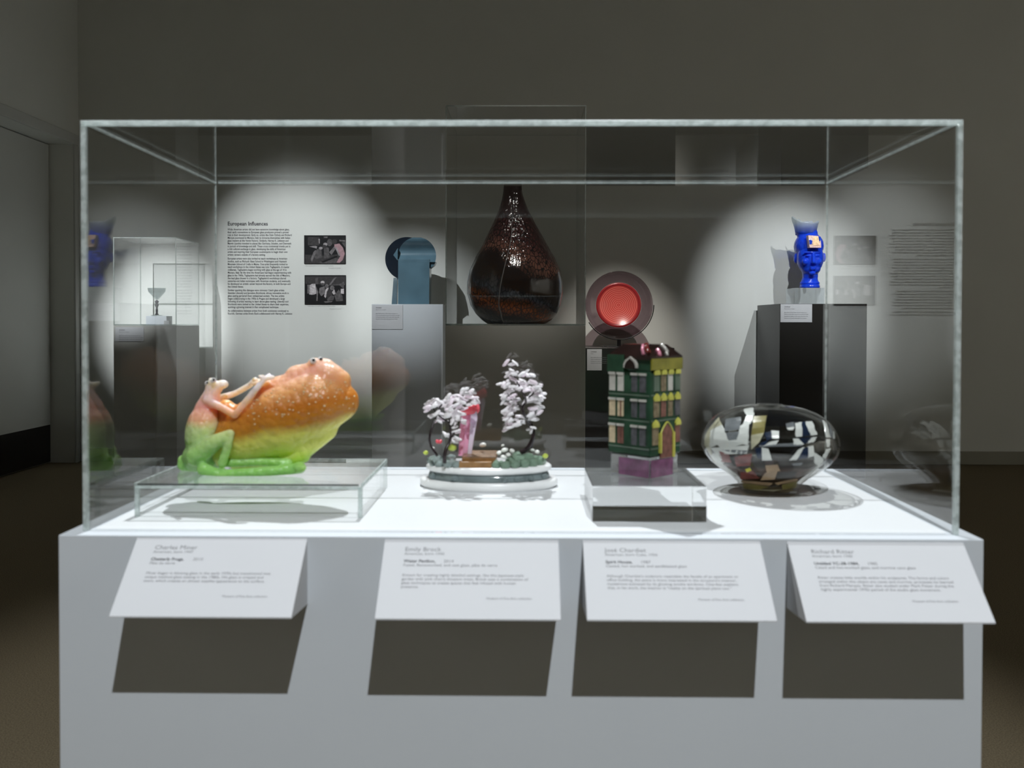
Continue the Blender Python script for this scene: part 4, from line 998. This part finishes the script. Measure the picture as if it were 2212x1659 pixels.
for A, B in zip(rings, rings[1:]):
    for k in range(seg): bm.faces.new((A[k], A[(k + 1) % seg], B[(k + 1) % seg], B[k]))
bm.faces.new(rings[0][::-1]); bm.faces.new(rings[-1])
seam = []
for i, ring in enumerate(rings):
    v_ = fine[i][0]; hgt = (693 - v_) / 309
    th0 = -PI / 2 - 0.33 + 0.45 * (hgt - 0.2)
    if i % 3 == 0 and 0.02 < hgt < 0.8:
        q = ring[int(round((th0 % (2 * PI)) / (2 * PI) * seg + 1)) % seg].co
        seam.append(q.copy())
from_bm('body', bm, 'vase_glass', vt, smooth=True)
pm('vase_seam', (0.16, 0.15, 0.15), 0.12, vary=0.3, vscale=30)
tube('seam', catmull(seam, 3), lambda t_: (1.7 - 1.1 * t_) / vs_, 'vase_seam', vt, 8)

# ------------------------------------------------------------------ red plate on a stand
PY = 4.9
_, xa, xb, zt = plinth('plate_plinth', 1262, 1457, 751, PY, 0.58, 'plinth_black', 'black plinth under the red plate, half hidden behind the vase plinth')
far_label(1268, 1300, 754, 800, PY, 'grey label on the plinth of the red plate', generic_lines('Untitled', 'Glass'))
sheet_glass('plate_rim', (0.58, 0.50, 0.53), 0.05)
m, N, L = node_mat('plate_red'); b = N['Principled BSDF']
tc = N.new('ShaderNodeTexCoord')
pcY = PY + 0.22; pc = at(1336, 659, pcY); psz = ppm(pcY)
sb = N.new('ShaderNodeVectorMath'); sb.operation = 'SUBTRACT'; L.new(tc.outputs['Object'], sb.inputs[0]); sb.inputs[1].default_value = pc
le = N.new('ShaderNodeVectorMath'); le.operation = 'LENGTH'; L.new(sb.outputs[0], le.inputs[0])
mu = N.new('ShaderNodeMath'); mu.operation = 'MULTIPLY'; L.new(le.outputs['Value'], mu.inputs[0]); mu.inputs[1].default_value = 520
sn = N.new('ShaderNodeMath'); sn.operation = 'SINE'; L.new(mu.outputs[0], sn.inputs[0])
cr = N.new('ShaderNodeValToRGB'); L.new(sn.outputs[0], cr.inputs[0]); cr.color_ramp.elements[0].color = (0.62, 0.07, 0.06, 1); cr.color_ramp.elements[1].color = (0.92, 0.26, 0.21, 1)
rim = N.new('ShaderNodeMapRange'); L.new(le.outputs['Value'], rim.inputs[0]); rim.inputs[1].default_value = 41 / psz; rim.inputs[2].default_value = 42 / psz
mx = N.new('ShaderNodeMix'); mx.data_type = 'RGBA'; L.new(rim.outputs[0], mx.inputs['Factor']); L.new(cr.outputs[0], mx.inputs['A']); mx.inputs['B'].default_value = (0.33, 0.02, 0.025, 1)
L.new(mx.outputs['Result'], b.inputs['Base Color']); b.inputs['Roughness'].default_value = 0.25
b.inputs['Subsurface Weight'].default_value = 0.3; b.inputs['Subsurface Radius'].default_value = (0.02, 0.01, 0.01)
pl = thing('glass_plate', (pc.x, pcY, zt), 'round smoky glass plate with a red ribbed centre, standing upright', 'plate')
def disc_lathe(name, prof, mat, parent):
    """prof: (radius, forward offset) round the axis towards the viewer"""
    bm = bmesh.new(); seg = 72; rings = []
    for r_, f_ in prof:
        if r_ < 1e-6: rings.append([bm.verts.new((pc.x, pc.y - f_, pc.z))]); continue
        rings.append([bm.verts.new((pc.x + r_ * math.cos(2 * PI * k / seg), pc.y - f_, pc.z + r_ * math.sin(2 * PI * k / seg))) for k in range(seg)])
    for A, B in zip(rings, rings[1:]):
        for k in range(seg):
            j = (k + 1) % seg
            if len(A) == 1: bm.faces.new((A[0], B[k], B[j]))
            elif len(B) == 1: bm.faces.new((A[k], A[j], B[0]))
            else: bm.faces.new((A[k], A[j], B[j], B[k]))
    return from_bm(name, bm, mat, parent, smooth=True)
q_ = 1 / psz
disc_lathe('rim', [(49 * q_, 0.012), (58 * q_, 0.020), (72 * q_, 0.040), (72.6 * q_, 0.037), (72 * q_, 0.034), (58 * q_, 0.014), (49 * q_, 0.006), (49 * q_, 0.012)], 'plate_rim', pl)
disc_lathe('red_centre', [(0, 0.004), (41 * q_, 0.006), (44 * q_, 0.014), (48.5 * q_, 0.014), (48.5 * q_, 0.0), (0, 0.0)], 'plate_red', pl)
ps = thing('plate_stand', (pc.x, pcY, zt), 'thin black wire stand holding the red plate', 'stand')
pm('wire_black', (0.01, 0.01, 0.011), 0.3, metal=0.6)
arcp = [Vector((pc.x + 74.5 * q_ * math.cos(math.radians(a)), pcY - 0.036, pc.z + 74.5 * q_ * math.sin(math.radians(a)))) for a in range(-150, 4, 6)]
tube('wire', arcp, 1.1 * q_, 'wire_black', ps, 8)
zb_ = zt + 0.0005
bm = bmesh.new(); bm_box(bm, pc.x - 4 * q_, pc.x + 4 * q_, pcY - 0.046, pcY - 0.024, zb_ + 0.006, arcp[10].z + 0.004, 0.001)
from_bm('post', bm, 'wire_black', ps)
box('foot', pc.x - 38 * q_, pc.x + 38 * q_, pcY - 0.11, pcY + 0.08, zb_, zb_ + 0.006, 'wire_black', ps, 0.001)

# ------------------------------------------------------------------ blue glass head on a black plinth
HY = 4.92
_, xa, xb, zt = plinth('head_plinth', 1685, 1873, 656, HY, 0.57, 'plinth_black', 'tall black plinth under the blue glass head')
far_label(1685.5, 1754, 657, 696, HY, 'white label on the black plinth of the blue head', generic_lines('Untitled', 'Blown and cast glass'))
HC = HY + 0.27; hs = ppm(HC); HK = 362 / hs
def hp(u, v_, dy=0.0): return at(u, v_, HC + dy * HK)
zblk = az(622, HC)
box('head_block', ax(1716, HC - .1), ax(1781, HC - .1), HC - 0.1, HC + 0.1, zt + 0.0006, zblk - 0.0005, 'block_acrylic', bevel=0.001, label='clear acrylic block under the blue glass head', cat='riser')
m, N, L = node_mat('head_blue'); b = N['Principled BSDF']
b.inputs['Base Color'].default_value = (0.010, 0.065, 0.72, 1); b.inputs['Roughness'].default_value = 0.12
b.inputs['Subsurface Weight'].default_value = 0.6; b.inputs['Subsurface Radius'].default_value = (0.005, 0.012, 0.05); b.inputs['Subsurface Scale'].default_value = 1
tc = N.new('ShaderNodeTexCoord'); nz = N.new('ShaderNodeTexNoise'); nz.inputs['Scale'].default_value = 35; L.new(tc.outputs['Object'], nz.inputs['Vector'])
bp = N.new('ShaderNodeBump'); bp.inputs['Strength'].default_value = 0.5; bp.inputs['Distance'].default_value = 0.008; L.new(nz.outputs['Fac'], bp.inputs['Height']); L.new(bp.outputs['Normal'], b.inputs['Normal'])
hd = thing('head_sculpture', (hp(1749, 622).x, HC, zblk), 'cobalt blue cast glass human head with a jagged pale crown', 'sculpture')
def hr(*r): return tuple(x / hs for x in r)
def hch(*pts): return [(hp(p[0], p[1], p[3]), p[2] / hs) for p in pts]
hm = moulded('head', [
    (hp(1747, 532, 0.02), hr(31, 34, 31), None), (hp(1750, 558, -0.008), hr(28, 28, 36), None), (hp(1752, 580, -0.018), hr(20, 20, 15), None),
    (hp(1749, 612, 0.0), hr(21, 20, 8), None),
    (hp(1719, 558, 0.03), hr(4.5, 7, 11), None), (hp(1780, 556, 0.03), hr(4, 6, 10), None),
    (hp(1754, 545, -0.080), hr(20, 4, 2.6), None), (hp(1740, 565, -0.066), hr(7, 6, 7), None), (hp(1768, 565, -0.066), hr(7, 6, 7), None),
    (hp(1756, 577.5, -0.080), hr(7, 4, 1.8), None), (hp(1756, 581.5, -0.078), hr(6.5, 4, 1.9), None), (hp(1755, 590, -0.068), hr(7, 6, 4.5), None),
    (hp(1745, 552, -0.081), hr(5, 3, 2.2), None), (hp(1766, 552, -0.081), hr(5, 3, 2.2), None),
  ], [
    hch((1757, 549, 2.6, -0.086), (1758, 566, 4.0, -0.102)), hch((1753.5, 568, 2.6, -0.088), (1762, 568, 2.6, -0.088)),
    hch((1750, 588, 17, 0.0), (1750, 604, 16, 0.0), (1749, 610, 18, 0.0)),
    hch((1735, 505, 14, 0.02), (1752, 505, 14, 0.02)),
  ], 0.004, 'head_blue', hd, 3)
for q in hm.data.vertices: q.co.z = max(q.co.z, zblk + 0.0008)
lathe('neck_foot', [(0, .0006), (20 / hs, .0006), (21 / hs, 3 / hs), (20 / hs, 8 / hs), (0, 8 / hs)], (hp(1749, 622).x, HC, zblk), 'head_blue', hd, 40)
# flared open crown, jagged rim
m, N, L = node_mat('crown_glass')
N.remove(N['Principled BSDF']); out = N['Material Output']
tc = N.new('ShaderNodeTexCoord'); sp = N.new('ShaderNodeSeparateXYZ'); L.new(tc.outputs['Object'], sp.inputs[0])
mr = N.new('ShaderNodeMapRange'); L.new(sp.outputs[2], mr.inputs[0]); mr.inputs[1].default_value = az(503, HC); mr.inputs[2].default_value = az(478, HC)
cr = N.new('ShaderNodeValToRGB'); L.new(mr.outputs[0], cr.inputs[0]); cr.color_ramp.elements[0].color = (0.015, 0.12, 0.62, 1); cr.color_ramp.elements[1].color = (0.84, 0.90, 0.93, 1)
t_ = N.new('ShaderNodeBsdfTransparent'); L.new(cr.outputs[0], t_.inputs['Color'])
tl = N.new('ShaderNodeBsdfDiffuse'); L.new(cr.outputs[0], tl.inputs['Color'])
m0 = N.new('ShaderNodeMixShader'); m0.inputs[0].default_value = 0.35; L.new(t_.outputs[0], m0.inputs[1]); L.new(tl.outputs[0], m0.inputs[2])
gl = N.new('ShaderNodeBsdfGlossy'); gl.inputs['Roughness'].default_value = 0.08
m1 = N.new('ShaderNodeMixShader'); m1.inputs[0].default_value = 0.10; L.new(m0.outputs[0], m1.inputs[1]); L.new(gl.outputs[0], m1.inputs[2]); L.new(m1.outputs[0], out.inputs['Surface'])
bm = bmesh.new(); seg = 40; cx_ = hp(1744, 500).x; O = []; I = []
r_ = random.Random(4)
for j in range(7):
    t_ = j / 6; ro, ri = [], []
    for k in range(seg):
        a = 2 * PI * k / seg; ca = math.cos(a)
        top = 484 - 17 * max(0, -ca) ** 3 - 7 * max(0, ca) ** 3 + (r_.uniform(-2.5, 2.5) if j == 6 else 0) + 4 * math.sin(a)
        v_ = 506 + (top - 506) * t_; rad = (22 + 7 * t_ ** 1.5 + (1.5 * -ca * t_)) / hs
        z_ = az(v_, HC)
        for row, rr in ((ro, rad), (ri, rad - 2.2 / hs)): row.append(bm.verts.new((cx_ + rr * ca, HC + 0.03 + rr * math.sin(a) * 0.8, z_)))
    O.append(ro); I.append(ri)
for rowsx in (O, I):
    for A, B in zip(rowsx, rowsx[1:]):
        for k in range(seg): bm.faces.new((A[k], A[(k + 1) % seg], B[(k + 1) % seg], B[k]))
for A, B in ((O[0], I[0]), (O[6], I[6])):
    for k in range(seg): bm.faces.new((A[k], A[(k + 1) % seg], B[(k + 1) % seg], B[k]))
from_bm('crown', bm, 'crown_glass', hd, smooth=True)
pm('plaque_gold', (0.70, 0.46, 0.26), 0.3, metal=0.3, vary=0.3, vscale=80)
pm('plaque_pink', (0.72, 0.48, 0.42), 0.35, vary=0.3, vscale=80)
pq = prism('plaque', [hp(1746, 508, -0.105), hp(1773, 510, -0.105), hp(1774, 535, -0.118), hp(1749, 535, -0.118)], (0, 0.045, 0), 'plaque_pink', hd, 0.001)
for m_, pts in (('plaque_gold', [(1758, 511), (1768, 512), (1770, 530), (1757, 531), (1755, 520)]), ('head_blue', [(1748, 517), (1755, 520), (1754, 527), (1749, 528)]), ('head_blue', [(1768, 510), (1773, 511), (1773, 520), (1770, 521)])):
    prism('plaque_inlay', [hp(u, v_, -0.1075 - 0.013 * (v_ - 508) / 27) for u, v_ in pts], (0, 0.006, 0), m_, hd)
